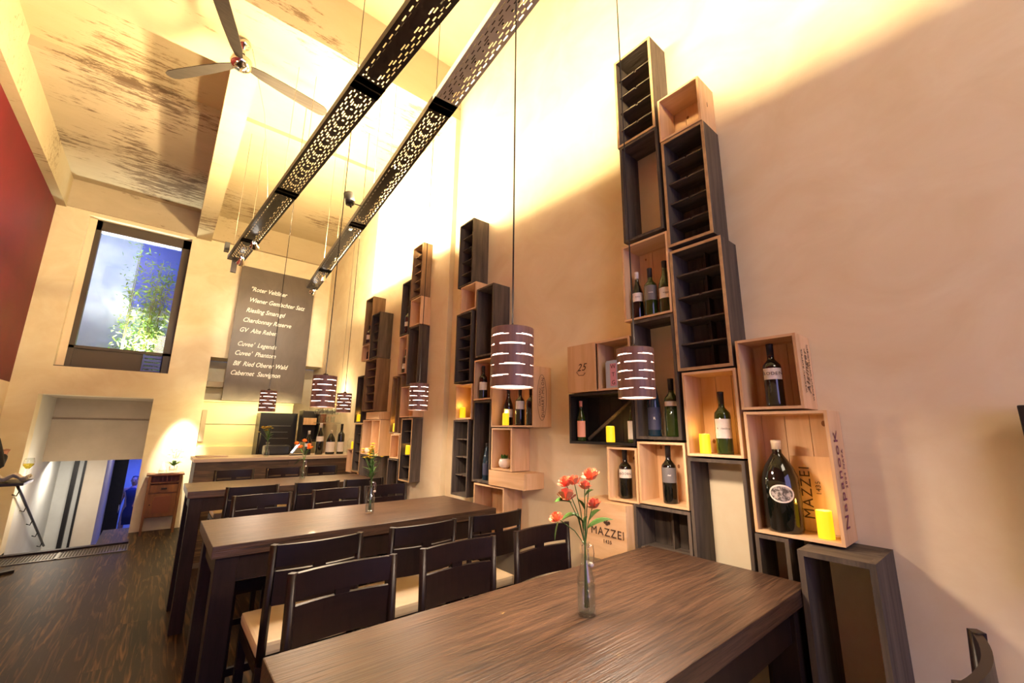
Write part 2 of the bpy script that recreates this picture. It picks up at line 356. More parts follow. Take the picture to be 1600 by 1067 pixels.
# concrete ceiling: slab, cross beam, middle beam, edge beams, ribs
struct('ceiling', MB().box((-1.95, -4.2, 5.5), (2.6, 9.6, 5.7)), CONC)
struct('ceiling', MB().box((-1.6, 5.87, 5.38), (.06, yb, 5.5)), CONCD)
struct('ceiling', MB().box((.26, 4.2, 5.40), (2.39, yb, 5.5)).box((.30, 5.62, 5.345), (1.98, 5.84, 5.40)), CONC)
struct('trim_1', MB().box((-1.57, 3.42, 4.9), (2.39, 4.26, 5.5)), CONC)
struct('trim_2', MB().box((.05, 4.26, 4.9), (.27, yb, 5.5)), CONC)
struct('trim_3', MB().box((-1.75, -4, 4.9), (-1.57, yb, 5.5)), CONC)
struct('trim_4', MB().box((.27, 8.88, 4.93), (2.39, yb, 5.4)), CONC)
struct('trim_5', MB().box((-1.57, 8.93, 4.92), (.05, yb, 5.4)), CONCD)
struct('trim_6', MB().box((-1.57, .35, 4.9), (2.07, .75, 5.5)), CONC)
# stairwell and lower corridor
b = MB(); b.box((-1.6, 8.2, -1.7), (-1.385, 9.25, -.13)); b.box((-1.6, 9.25, -1.7), (-1.385, 12.4, 2.3)); struct('wall_stair', b, WHITEW)
b = MB(); b.box((-1.385, 10.4, 1.0), (.1, 10.55, 2.3)); b.box((-1.385, 10.36, 1.66), (.1, 10.4, 1.69)); b.box((-.12, 9.25, -1.6), (.1, 10.55, 2.3)); b.box((-1.385, 9.25, 2.04), (0, 10.5, 2.3))
b.box((-.12, 8.2, -1.6), (.1, 9.25, -.12))
struct('wall_stairwell', b, GREYP)
b = MB(); b.box((-1.015, 12.2, -1.5), (-.70, 14.6, 1.0)); struct('wall_corridor', b, CREAM)
struct('wall_corridor', MB().box((-1.6, 12.3, -1.5), (-1.015, 12.5, 1.0)).box((-1.3, 17.0, -1.5), (1.6, 17.2, 1.2)).box((.9, 10.55, -1.5), (1.1, 17, 1.0)), WHITEW)
struct('ceiling_corridor', MB().box((-1.6, 10.55, 1.0), (1.6, 17.2, 1.1)), GREYP)
struct('floor_corridor', MB().box((-1.6, 9, -1.62), (1.6, 17.2, -1.5)), TILE)
b = MB()
for k in range(8): b.box((-1.385, 8.2+.32*k, -1.5), (-.44, 8.52+.32*k, -.17-.17*k))
struct('floor_stair', b, TILE)
struct('trim_7', MB().box((-1.68, 8.12, -.14), (-.09, 8.2, .035)), TABLEG)
dr = thing('door_1', None, None, (0, 0, 0)); dr['kind'] = 'structure'
MB().box((-.70, 14.5, -1.5), (-.44, 14.6, .95)).build('door_leaf', BLACKW, dr)
MB().tube([(-.46, 14.45, -.5), (-.46, 14.45, -.3)], .012).build('door_handle', CHROME, dr)
for i, (xa, xb) in enumerate(((-1.176, -1.113), (-1.035, -1.0))):
    struct('trim_%d' % (8+i), MB().box((xa, 12.17, -1.5), (xb, 12.3, .97)), BLACKW)
# window in the back wall
wn = thing('window_1', None, None, (0, 0, 0)); wn['kind'] = 'structure'
b = MB(); y0, y1 = 9.1, 9.2
b.box((-1.225, y0, 2.45), (-1.16, y1, 4.86)); b.box((-.115, y0, 2.45), (0, y1, 4.86)); b.box((-1.31, y0, 4.70), (0, y1, 4.86)); b.box((-1.225, y0, 2.755), (0, y1, 2.80))
b.build('window_frame', DARKF, wn)
MB().box((-1.225, y0+.03, 2.45), (-.36, y1-.02, 2.755)).build('lower_panel', DARKF, wn)
MB().box((-1.31, y0-.02, 2.45), (-1.225, y1, 4.86)).build('side_board', CREAM, wn)
MB().box((-1.16, 9.14, 2.80), (-.115, 9.15, 4.70)).build('pane', GLASS, wn)
MB().box((-1.15, 9.105, 4.665), (-.13, 9.13, 4.69)).build('light_strip', LED, wn)
b = MB()
for k in range(5): b.box((-.355, y0+.01, 2.46+k*.06), (-.01, y0+.05, 2.50+k*.06))
b.box((-.355, y0, 2.45), (-.33, y0+.06, 2.755)); b.box((-.12, y0, 2.45), (-.10, y0+.06, 2.755)); b.build('blue_slats', BLUES, wn)
MB().box((-1.31, 8.955, 2.45), (0, 9.25, 2.462)).build('window_sill', DARKF, wn)
wf = thing('window_2', None, None, (0, 0, 0)); wf['kind'] = 'structure'
b = MB(); b.box((-1.5, -4.15, .6), (-1.42, -4.05, 3.6)); b.box((1.42, -4.15, .6), (1.5, -4.05, 3.6)); b.box((-1.5, -4.15, .6), (1.5, -4.05, .68)); b.box((-1.5, -4.15, 3.52), (1.5, -4.05, 3.6)); b.box((-.04, -4.15, .6), (.04, -4.05, 3.6))
b.build('window_frame', DARKF, wf)
# courtyard
struct('wall_courtyard', MB().box((-2.2, 10.9, 2.3), (.9, 11.05, 5.8)).box((-2.2, 9.25, 2.3), (-1.95, 10.9, 5.8)), BLUEW)
struct('floor_courtyard', MB().box((-2.2, 9.25, 2.3), (.9, 11, 2.4)), GREYP)
struct('trim_10', MB().box((-1.55, 10.5, 2.4), (-1.42, 10.62, 4.6)).box((-1.1, 10.75, 3.0), (-.05, 10.9, 3.12)), BLUEW)
struct('trim_11', MB().box((-.75, 10.8, 3.9), (.6, 10.9, 5.4)), BLUES)
bp = thing('bamboo_plant', 'tall bamboo lit from below in the courtyard beyond the upper window', 'plant', (-.55, 10.1, 2.4))
b = MB(); rr = random.Random(3)
canes = []
for k in range(16):
    x = rr.uniform(-.32, .34); y = rr.uniform(-.25, .25); h = rr.uniform(1.2, 2.5); dx = rr.uniform(-.25, .25)
    canes.append((x, y, h, dx)); b.tube([(x, y, 0), (x+dx*.4, y, h*.5), (x+dx, y, h)], [.008, .007, .003], 5)
b.build('canes', CANE, bp)
b = MB()
for k in range(2600):
    x, y, h, dx = rr.choice(canes); t = rr.uniform(.12, 1); p = Vector((x+dx*t+rr.gauss(0, .10), y+rr.gauss(0, .10), h*t))
    d = Vector((rr.gauss(0, 1), rr.gauss(0, 1), rr.gauss(-.5, .5))).normalized(); L_ = rr.uniform(.05, .13); s_ = d.cross(Vector((rr.gauss(0, 1), rr.gauss(0, 1), 1))).normalized()*L_*.11
    b.quad((p, p+d*L_*.45+s_, p+d*L_, p+d*L_*.45-s_))
o = b.build('leaves', BAMB, bp); o['kind'] = 'stuff'
b = MB().lathe([(.06, 0), (.06, .10), (.045, .14)], 12).build('ground_spotlight', BLACK, None, loc=(-.50, 9.72, 2.4))
tag(b, 'small black ground spotlight at the foot of the bamboo in the courtyard', 'spotlight')

pl = thing('ceiling_panel_lamp', 'small white lit ceiling panel in the blue corridor', 'lamp', (-.25, 13.2, .96))
MB().box((-.14, -.12, 0), (.14, .12, .035)).build('lit_panel', LED, pl)
# floor grate
b = MB()
for i in range(56):
    x = -1.66+.0285*i; b.box((x, 7.74, .001), (x+.008, 8.10, .008))
for k in range(10): b.box((-1.66, 7.74+.039*k, .001), (-.08, 7.748+.039*k, .008))
b.box((-1.66, 7.72, .001), (-.08, 7.742, .012)); b.box((-1.66, 8.09, .001), (-.08, 8.11, .012)); b.box((-.74, 7.72, .001), (-.72, 8.1, .012))
tag(b.build('floor_grate', GRATE), 'steel grate strip set in the dark floor before the stairwell edge', 'floor grate')
hr = thing('handrail', 'slim dark metal handrail descending along the white stairwell wall', 'handrail', (-1.385, 8.6, .83))
MB().tube([(.06, .02, -.01), (.06, .2, -.085), (.06, 3.4, -1.44)], .017).build('rail', METALD, hr)
for k in range(5): MB().tube([(0, .25+.72*k, -.16-.305*k), (.045, .25+.72*k, -.18-.305*k), (.06, .25+.72*k, -.12-.305*k)], .008, 6).build('bracket', METALD, hr)

# ================================================================== wine crates on the wall
def knots(parent, x, ys, zs, n, seed):
    q = random.Random(seed); b = MB()
    for k in range(n):
        b.disc((x, q.uniform(*ys), q.uniform(*zs)), q.uniform(.006, .012), 'x', 10, .7)
    b.build('knots', KNOT, parent)
def crate(label, yr, yl, z0, z1, kind='old', div=0, *, edge=False, split=0, back=True, xf=1.9, xb=None, group=None, front=None, th=None):
    if xb is None: xb = 2.013 if 3.4 < yr < 4.28 else 2.068
    yr += .001; yl -= .001; z0 += .001; z1 -= .001
    th = th or (.014 if kind != 'pine' else .011)
    yc = (yr+yl)/2; hw = (yl-yr)/2; H = z1-z0; D = xb-xf
    side, flat = {'old': (OLD, OLDH), 'brown': (BROWN, BROWN), 'pine': (PINE, PINEH), 'black': (BLACKW, BLACKW)}[kind]
    nm = {'old': 'weathered_crate', 'brown': 'weathered_crate', 'pine': 'wine_crate', 'black': 'black_crate'}[kind]
    t = thing(nm, label, 'crate', (xf, yc, z0), 0, group)
    e = .0035 if kind in ('old', 'brown') else 0      # the sawn front edge
    MB().box((e, hw-th, 0), (D, hw, H)).build('side_panel', side, t)
    MB().box((e, -hw, 0), (D, -hw+th, H)).build('side_panel', side, t)
    MB().box((e, -hw+th, H-th), (D, hw-th, H)).build('top_panel', flat, t)
    MB().box((e, -hw+th, 0), (D, hw-th, th)).build('bottom_panel', flat, t)
    if e:
        b = MB(); b.box((0, hw-th, 0), (e, hw, H)); b.box((0, -hw, 0), (e, -hw+th, H)); b.box((0, -hw+th, H-th), (e, hw-th, H)); b.box((0, -hw+th, 0), (e, hw-th, th))
        b.build('front_edge', CUT if edge else OLD if kind == 'old' else BROWN, t)
    if back:
        b = MB(); n = max(2, round(2*hw/.085)); wd = (2*hw-2*th)/n
        for k in range(n): b.box((D-.009, -hw+th+k*wd+.001, th), (D-.002, -hw+th+(k+1)*wd-.001, H-th))
        b.build('back_panel', side, t)
    for k in range(div):
        z = th+(H-2*th)*(k+1)/(div+1)
        b = MB(); b.box((.028, -hw+th, z-.004), (D-.010, -.006, z+.004)); b.box((.028, .006, z-.004), (D-.010, hw-th, z+.004)); b.box((.036, -.006, z-.004), (D-.010, .006, z+.004))
        b.build('divider', flat, t)
    for k in range(split):
        y = -hw+th+(2*hw-2*th)*(k+1)/(split+1)
        MB().box((.105 if div else .01, y-.004, th), (D-.010, y+.004, H-th)).build('partition', side, t)
    if front == 'closed':
        MB().box((-.010, -hw, 0), (0, hw, H)).build('front_panel', PINEH, t)
    if kind == 'pine':
        if back: knots(t, D-.0098, (-hw+.03, hw-.03), (.03, H-.03), 3, int(z0*1000+yr*777))
    return t
GA, GB, GC, GD, GE = ('crates of the tall stack nearest the camera',)*1 + ('crates of the stack nearest the camera, left wing', 'crates of the stack behind the nearest table', 'crates of the fourth stack', 'crates of the farthest stack')
K = {}
# nearest stack, left column
K['A1'] = crate('weathered grey crate with four slats, topmost of the nearest tall stack', 1.055, 1.31, 3.270, 3.885, div=4, edge=True, group=GA)
K['A2'] = crate('weathered open-backed crate directly below the topmost slatted crate', 1.048, 1.298, 2.650, 3.266, back=False, group=GA)
K['A3'] = crate('pale pine crate holding three wine bottles high in the nearest stack', 1.033, 1.316, 2.188, 2.630, 'pine', group=GA)
K['A4'] = crate('weathered open-backed crate with a tall blue and a green bottle behind the small lamp', 1.031, 1.28, 1.560, 2.182, back=False, group=GA)
K['A5'] = crate('pale crate with one grey-labelled bottle above the slatted dark crate at table height', 1.019, 1.277, 1.250, 1.550, 'pine', group=GA)
K['A6'] = crate('dark weathered bottle crate with partitions standing just behind the nearest table end', 1.017, 1.316, .640, 1.245, div=2, split=1, group=GA)
# right column
K['B1'] = crate('small empty pale pine crate on top of the second column of the nearest stack', .802, 1.036, 3.153, 3.418, 'pine', group=GA)
K['B2'] = crate('upper of two large slatted dark crates right of the open-backed crate', .797, 1.032, 2.530, 3.148, div=4, edge=True, group=GA)
K['B3'] = crate('lower of two large slatted dark crates, its pale front edge facing the room', .768, 1.029, 1.885, 2.508, div=4, split=1, edge=True, group=GA)
K['B4'] = crate('pine crate holding a candle and a green bottle with a white label', .762, 1.010, 1.492, 1.878, 'pine', group=GA)
K['B5'] = crate('tall weathered open-backed crate below the crate with candle and white-labelled bottle', .762, 1.013, .875, 1.484, back=False, group=GA)
K['D1'] = crate('small pale crate with a single dark bottle and printed side, right of the nearest stack', .522, .754, 1.693, 1.994, 'pine', group=GA)
K['D2'] = crate('large pale crate holding the oversized black bottle and a candle', .4545, .7485, 1.210, 1.686, 'pine', group=GA)
K['F1'] = crate('narrow dark crate under the crate with the oversized bottle', .632, .752, .600, 1.206, 'old', back=False, group=GA)
K['G1'] = crate('weathered deep open crate at the right foot of the nearest stack', .358, .574, .600, 1.200, back=False, xf=1.79, group=GA, th=.018)
K['G2'] = crate('weathered open crate on the floor, lowest at the right foot of the nearest stack', .358, .574, .0, .598, back=False, xf=1.79, group=GA, th=.018)
# left wing
K['C1'] = crate('long pale crate half closed by a lid printed with a numeral, holding a tin', 1.292, 1.745, 1.822, 2.110, 'pine', split=1, group=GB)
K['C2'] = crate('long black-stained crate with a diagonal plank, two bottles and a candle', 1.283, 1.742, 1.524, 1.817, 'black', group=GB)
K['C3'] = crate('small pale crate with one dark bottle beneath the black crate', 1.282, 1.470, 1.242, 1.516, 'pine', group=GB)
K['C4'] = crate('closed pale wine box with printed front behind the orange-pink roses', 1.320, 1.625, .955, 1.236, 'pine', xf=1.85, front='closed', group=GB)
# third stack
K['g1'] = crate('dark slatted crate on top of the stack behind the large hanging lamp', 2.84, 3.068, 2.836, 3.450, div=4, group=GC)
K['g1b'] = crate('small pale crate beneath the top slatted crate of the middle stack', 2.775, 3.01, 2.594, 2.832, 'pine', group=GC)
K['g2'] = crate('tall empty dark crate just above the large lamp', 2.528, 2.762, 2.168, 2.752, group=GC)
K['g3'] = crate('dark slatted crate at the left of the tall empty crate by the large lamp', 2.825, 3.065, 1.980, 2.590, div=5, group=GC)
K['g4'] = crate('pale crate with one bottle just left of the large lamp', 2.530, 2.768, 1.825, 2.146, 'pine', group=GC)
K['g5'] = crate('pale crate holding a candle and a half hidden bottle, left in the middle stack', 2.79, 3.03, 1.680, 1.965, 'pine', group=GC)
K['g6'] = crate('wide pale crate of bottles below the large lamp, oval print on side', 2.06, 2.526, 1.618, 2.030, 'pine', group=GC)
K['g7'] = crate('tall dark crate with a blue bottle in the middle stack', 2.53, 2.755, 1.213, 1.820, group=GC)
K['g8'] = crate('pinkish pale crate holding a round white plant pot', 2.281, 2.516, 1.318, 1.612, 'pine', group=GC)
K['g9'] = crate('low small wooden box under the crate with the plant pot', 2.135, 2.526, 1.211, 1.316, 'pine', front='closed', group=GC)
K['g10'] = crate('wide pale crate at table height under the tall crate with the blue bottle', 2.36, 2.725, .80, 1.206, 'pine', group=GC)
K['g11'] = crate('dark weathered crate with upright slats left at table height in the middle stack', 2.82, 3.05, 1.083, 1.675, div=3, split=2, group=GC)
# fourth stack
K['h1'] = crate('brown slatted crate on top of the fourth stack', 3.79, 4.025, 2.953, 3.556, 'brown', div=5, group=GD)
K['h2'] = crate('dark crate with a single bottle left of the brown slatted top crate', 4.03, 4.235, 2.590, 3.200, group=GD)
K['h3'] = crate('small pale crate under the brown slatted top crate', 3.765, 4.0, 2.650, 2.948, 'pine', group=GD)
K['h4'] = crate('open-backed dark crate above the small far lamp of the second table', 3.76, 3.998, 2.030, 2.642, back=False, group=GD)
K['h5'] = crate('narrow pale crate with one bottle in the fourth stack', 4.03, 4.222, 2.165, 2.584, 'pine', group=GD)
K['h6'] = crate('brown open crate with a candle at its foot in the fourth stack', 4.11, 4.33, 1.550, 2.155, 'brown', back=False, split=1, group=GD)
K['h7'] = crate('pale crate half hidden by the small lamp in the fourth stack', 3.80, 4.10, 1.712, 2.025, 'pine', group=GD)
K['h8'] = crate('dark slatted crate with a candle in one of its compartments', 3.80, 4.040, 1.098, 1.702, div=4, edge=True, group=GD)
K['h9'] = crate('pale crate low in the fourth stack, beside the slatted crate with a candle', 4.07, 4.278, 1.300, 1.541, 'pine', group=GD)
K['h10'] = crate('dark crate at the foot of the fourth stack', 4.06, 4.31, .690, 1.296, group=GD)
# farthest stack
K['i1'] = crate('brown crate with a bottle on top of the farthest stack', 5.10, 5.346, 2.650, 3.270, 'brown', group=GE)
K['i2'] = crate('dark slatted crate beside the brown top crate of the farthest stack', 4.825, 5.086, 2.436, 3.008, div=4, group=GE)
K['i3'] = crate('small pale crate with a bottle under the brown top crate', 5.10, 5.345, 2.440, 2.645, 'pine', group=GE)
K['i4'] = crate('wide brown crate with a grid of slats in the middle of the farthest stack', 4.81, 5.18, 1.800, 2.430, 'brown', div=5, split=2, group=GE)
K['i5'] = crate('dark narrow crate with a candle at the left of the farthest stack', 5.19, 5.412, 1.665, 2.252, group=GE)
K['i6'] = crate('flat pale box lying under the wide slatted brown crate', 4.60, 4.99, 1.700, 1.785, 'pine', front='closed', group=GE)
K['i7'] = crate('wide pale crate in two compartments with a white pot', 4.58, 5.10, 1.300, 1.697, 'pine', split=1, group=GE)
K['i8'] = crate('dark slatted crate next to the bar end of the farthest stack', 5.12, 5.37, 1.080, 1.655, div=4, edge=True, group=GE)
K['i9'] = crate('small pale crate carrying a candle, farthest of all by the bar', 5.376, 5.562, 1.060, 1.342, 'pine', group=GE)
K['i10'] = crate('dark crate under the wide pale crate of the farthest stack', 4.66, 5.10, .70, 1.296, group=GE)

# extras and print on crates
t = K['C1']; hw = .2255; MB().box((-.004, .006, .0), (.0, hw-.001, .286)).build('lid', PINE, t)
words('printed_numeral', '25', .062, INK, t, frame((-.0055, .115, .145), (0, -1, 0), (0, 0, 1)), shear=.4)
MB().tube([(-.005, .150, .12), (-.005, .135, .10), (-.005, .10, .098), (-.005, .085, .112)], .0016, 5).build('printed_swirl', INK, t)
t = K['C2']; a = math.atan2(.28, .36)
MB().box((.10, -.205, .134), (.112, .205, .150), rot=Matrix.Rotation(-a*.92, 3, 'X')).build('diagonal_plank', OLDH, t)
t = K['C4']
words('printed_name', 'MAZZEI', .055, INK, t, frame((-.0125, -.035, .135), (0, -1, 0), (0, 0, 1)))
words('printed_year', '1435', .024, INK, t, frame((-.0125, -.035, .092), (0, -1, 0), (0, 0, 1)))
b = MB()
for dy, dz, r in ((0, 0, .011), (.014, .004, .008), (-.014, .004, .008), (0, .018, .008)): b.disc((-.0125, -.035+dy, .180+dz), r, 'x', 8)
b.build('printed_crest', INK, t)
t = K['D2']; D = .168
words('printed_side_name', 'NapanooK', .062, INKR, t, frame((.060, -.1485, .225), (0, 0, 1), (-1, 0, 0)), ext=.0003, sx=1.15)
words('printed_side_year', '2004 NAPA', .026, INKR, t, frame((.118, -.1485, .26), (0, 0, 1), (-1, 0, 0)), ext=.0003)
bx = MB().box((-.005, -.085, 0), (.005, .085, .285), rot=Matrix.Rotation(.05, 3, 'Y'), piv=(0, 0, 0)).build('wooden_lid', PINE, None, loc=(2.036, .554, 1.2235))
tag(bx, 'pine lid printed with dark letters leaning behind the oversized bottle', 'crate lid')
words('printed_name', 'MAZZEI', .052, INK, bx, frame((.0065, .035, .145), (0, 0, 1), (0, 1, 0)) @ Matrix.Translation((0, 0, .009)))
words('printed_year', '1435', .024, INK, bx, frame((.0065, -.005, .165), (0, 0, 1), (0, 1, 0)) @ Matrix.Translation((0, 0, .009)))
t = K['D1']
words('printed_side_letters', 'Alzinger', .046, INK, t, frame((.085, -.1178, .15), (0, 0, 1), (-1, 0, 0)), shear=.3, ext=.0003)
words('printed_side_letters', 'WEINGUT UNTERLOIBEN', .018, INK, t, frame((.125, -.1178, .15), (0, 0, 1), (-1, 0, 0)), ext=.0003)
words('printed_side_letters', 'WACHAU AUSTRIA', .018, INK, t, frame((.045, -.1178, .15), (0, 0, 1), (-1, 0, 0)), ext=.0003)
t = K['g6']
words('printed_side_letters', 'DUHART-MILON', .036, INK, t, frame((.088, -.2345, .20), (0, 0, 1), (-1, 0, 0)), ext=.0003, sx=.9)
words('printed_side_letters', 'CHATEAU', .024, INK, t, frame((.058, -.2345, .20), (0, 0, 1), (-1, 0, 0)), ext=.0003)
b = MB(); n = 36
pts = [(.078+.042*math.cos(2*PI*k/n), -.2345, .20+.155*math.sin(2*PI*k/n)) for k in range(n+1)]
b.tube(pts, .0012, 4, False).build('printed_oval', INK, t)
words('printed_side_letters', '1', .04, INK, K['B1'], frame((.08, -.1185, .13), (1, 0, 0), (0, 0, 1)), ext=.0003)
t = K['h3']; MB().box((.10, -.06, .012), (.13, .02, .16)).build('inner_label_board', LABW, t)

# ================================================================== bottles, candles, small things
def prof(kind, h, r):
    if kind == 'bord': return [(r*.96, 0), (r, .006), (r, h*.60), (r*.93, h*.66), (r*.62, h*.71), (r*.40, h*.75), (r*.36, h*.80), (r*.36, h)]
    if kind == 'burg': return [(r*.96, 0), (r, .006), (r, h*.48), (r*.93, h*.56), (r*.70, h*.66), (r*.46, h*.74), (r*.36, h*.82), (r*.34, h)]
    if kind == 'flute': return [(r*.96, 0), (r, .006), (r, h*.44), (r*.92, h*.54), (r*.66, h*.70), (r*.42, h*.84), (r*.34, h*.92), (r*.33, h)]
    if kind == 'big': return [(r*.93, 0), (r, .012), (r*1.01, h*.50), (r*.97, h*.58), (r*.78, h*.70), (r*.46, h*.80), (r*.26, h*.86), (r*.25, h)]
def bottle(label, x, y, z, h=.262, r=.0335, kind='bord', M=None, foil=None, lab=None, lz=(.22, .48), foilz=.80, group=None, txt=None, tsize=.012, face=None):
    M = M or BOTB
    t = thing('wine_bottle', label, 'bottle', (x, y, z+.0005), 0, group)
    p = prof(kind, h, r)
    MB().lathe(p, 24).build('glass_body', M, t)
    rt = p[-1][0]
    MB().lathe([(rt*1.04, h*foilz), (rt*1.08, h*.97), (rt*1.12, h*.975), (rt*1.12, h+.001), (rt*.9, h+.002)], 16).build('capsule', foil or FOILB, t)
    a = face if face is not None else math.atan2(-y, -x)
    if lab:
        z0, z1 = h*lz[0], h*lz[1]
        MB().lathe([(r*1.012, z0), (r*1.012, z1)], 16, a0=a-1.15, a1=a+1.15, caps=False).build('paper_label', lab, t)
        if txt:
            right = Vector((-math.sin(a), math.cos(a), 0)); c = Vector((math.cos(a), math.sin(a), 0))*(r*1.04)
            words('label_print', txt, tsize, CHALK if lab in (LABG, LABB) else INK, t, frame(c+Vector((0, 0, (z0+z1)/2)), right, (0, 0, 1)), ext=.0002)
    return t
def candle(label, x, y, z, h=.086, r=.0235):
    t = thing('led_candle', label, 'candle', (x, y, z+.0005), 0, 'yellow glowing candles in the crates')
    MB().lathe([(r, 0), (r*1.02, .01), (r, h*.9), (r*.97, h)], 20, caps=False).build('wax_body', WAXG, t)
    light('candle_glow', 'POINT', (x, y, z+h+.012), .16, (1, .55, .10), shadow_soft_size=.01)
    MB().lathe([(r*.97, h), (r*.8, h+.001), (r*.72, h-.006), (.003, h-.010)], 20, caps=False).build('wax_top', WAXT, t)
    return t
T = .0135
bx = 1.955
bottle('slim bottle with white neck and white label, left of three in the high pine crate', bx, 1.262, 2.200, .275, .031, 'burg', foil=FOILW, lab=LABW, lz=(.36, .54), txt='RIED', tsize=.010)
bottle('green bottle with grey label, middle of three in the high pine crate', bx, 1.180, 2.200, .275, .035, 'bord', BOTG, lab=LABG, lz=(.32, .62), txt='cuvee', tsize=.010)
bottle('bottle with white label, right of three in the high pine crate', bx, 1.092, 2.200, .290, .036, 'burg', BOTG, lab=LABW, lz=(.27, .47), txt='weiss', tsize=.012)
bottle('tall blue-black slender bottle behind the small lamp', bx, 1.203, 1.575, .330, .034, 'flute', BOTU, lab=LABB, lz=(.10, .44), txt='R', tsize=.018)
bottle('dark green bottle with a narrow white label band', bx, 1.101, 1.575, .285, .036, 'bord', BOTG, lab=LABW, lz=(.52, .60))
bottle('green bottle with white label beside a candle', bx, .860, 1.504, .275, .0345, 'bord', BOTG, lab=LABW, lz=(.25, .56), txt='R  riesling', tsize=.011)
candle('yellow glowing candle beside the green white-labelled bottle', 1.945, .945, 1.504)
bottle('dark bottle with a plain grey label in the crate at table height', bx, 1.140, 1.262, .268, .0345, lab=LABG, lz=(.36, .62), txt='ried', tsize=.010)
bottle('dark bottle with a lettered light label under the black crate', bx, 1.395, 1.254, .246, .034, lab=LABW, lz=(.42, .60), txt='BODEN', tsize=.016)
bottle('small bottle with salmon-pink label in the black crate', bx, 1.695, 1.539, .235, .026, 'burg', BOTG, foil=LABP, lab=LABP, lz=(.10, .50))
bottle('bottle with pale label half hidden at the right end of the black crate', bx, 1.335, 1.539, .190, .028, 'burg', BOTG, lab=LABW, lz=(.10, .60))
candle('yellow glowing candle in the black crate', 1.945, 1.475, 1.539)
tn = thing('tea_tin', 'pale blue and pink lettered tin in the half closed crate', 'tin', (1.955, 1.43, 1.8345))
MB().box((-.035, -.045, 0), (.035, .045, .150), bev=.004).build('tin_body', TIN1, tn)
MB().box((-.0365, -.030, .012), (-.035, .012, .138)).build('pink_band', TIN2, tn)
for k, ch in enumerate('WTG'): words('tin_letters', ch, .034, INK, tn, frame((-.0375, -.010, .120-.045*k), (0, -1, 0), (0, 0, 1)), ext=.0002)
MB().box((-.031, -.041, .150), (.031, .041, .158), bev=.002).build('tin_lid', TIN1, tn)
bottle('dark bottle with lettered light label alone in the small right-hand crate', bx, .637, 1.706, .262, .035, lab=LABW, lz=(.42, .60), txt='BODEN', tsize=.019)
t = bottle('oversized black bottle with cream wax top and oval picture label', 1.962, .658, 1.223, .345, .066, 'big', foil=WAXC, foilz=.90, group=None)
a = math.atan2(-.658, -1.962)
def oval(parent, name, M, ry, rz, zc, rad, a, off):
    b = MB(); vs = []; n = 28
    c = b.b.verts.new((math.cos(a)*(rad+off), math.sin(a)*(rad+off), zc))
    for k in range(n):
        u = ry*math.cos(2*PI*k/n)/rad; vs.append(b.b.verts.new((math.cos(a+u)*(rad+off), math.sin(a+u)*(rad+off), zc+rz*math.sin(2*PI*k/n))))
    for k in range(n): b.b.faces.new((c, vs[k], vs[(k+1) % n]))
    b.build(name, M, parent)
oval(t, 'oval_label', LABW, .043, .034, .145, .0665, a, .0015)
PIC = mat('engraved_picture', (.40, .36, .33), .7, var=(.08, .07, .06), vscale=(70, 70, 70), ramp=(.45, .55))
oval(t, 'label_picture', PIC, .037, .028, .145, .0665, a, .0025)
candle('yellow glowing candle beside the oversized bottle', 1.945, .520, 1.223, .096, .0255)
# middle stack
bottle('bottle with white label just left of the large lamp', bx, 2.712, 1.838, .262, .034, lab=LABW, lz=(.26, .50))
candle('candle at the left side of the middle stack', 1.94, 2.975, 1.693)
bottle('half hidden bottle behind the left candle of the middle stack', 1.99, 2.875, 1.693, .255, .034, lab=LABW, lz=(.14, .36))
candle('candle in front of the bottles under the large lamp', 1.935, 2.395, 1.631)
bottle('leftmost bottle under the large lamp, behind the candle', 1.975, 2.415, 1.631, .265, .035, 'burg', lab=LABW, lz=(.22, .44))
bottle('middle bottle under the large lamp with a high white label', 1.965, 2.270, 1.631, .265, .034, lab=LABW, lz=(.42, .64))
bottle('rightmost bottle under the large lamp, nearest the printed side', 1.965, 2.155, 1.631, .255, .033)
bottle('blue bottle in the tall dark crate of the middle stack', bx, 2.640, 1.228, .268, .033, 'flute', BOTU, lab=LABB, lz=(.14, .46))
pp = thing('succulent_pot', 'round white pot with a small green plant in the pinkish crate', 'potted plant', (1.95, 2.415, 1.3305))
MB().lathe([(.022, 0), (.040, .014), (.046, .038), (.040, .062), (.032, .068), (.030, .060)], 20).build('pot', CERAM, pp)
b = MB(); q = random.Random(5)
for k in range(46):
    d = Vector((q.gauss(0, 1), q.gauss(0, 1), q.uniform(.4, 1.6))).normalized(); p = Vector((q.uniform(-.02, .02), q.uniform(-.02, .02), .062)); s_ = d.cross(Vector((0, .3, 1))).normalized()*.006
    b.quad((p, p+d*.02+s_, p+d*.038, p+d*.02-s_))
b.build('leaves', LEAF, pp)
# fourth stack
bottle('bottle with white label high in the dark crate of the fourth stack', bx, 4.150, 2.606, .31, .042, lab=LABW, lz=(.28, .44))
bottle('bottle with white label in the narrow pale crate of the fourth stack', bx, 4.150, 2.178, .26, .036, lab=LABW, lz=(.18, .40))
candle('candle at the foot of the brown open crate', 1.94, 4.27, 1.566)
candle('candle in the slatted crate of the fourth stack', 1.955, 3.975, 1.3475, .085, .022)
# farthest stack
bottle('bottle with pale label in the topmost brown crate of the farthest stack', bx, 5.285, 2.666, .25, .036, lab=LABW, lz=(.24, .5))
bottle('small dark bottle in the small pale crate of the farthest stack', bx, 5.24, 2.453, .16, .028)
candle('candle in the narrow dark crate of the farthest stack', 1.94, 5.37, 1.681)
candle('candle standing on the small pale crate by the bar', 1.95, 5.51, 1.342)
o = MB().lathe([(.03, 0), (.042, .03), (.036, .06), (.03, .062)], 14).build('white_pot', CERAM, None, loc=(1.95, 5.00, 1.3125)); tag(o, 'small white round pot in the two-compartment crate', 'pot')

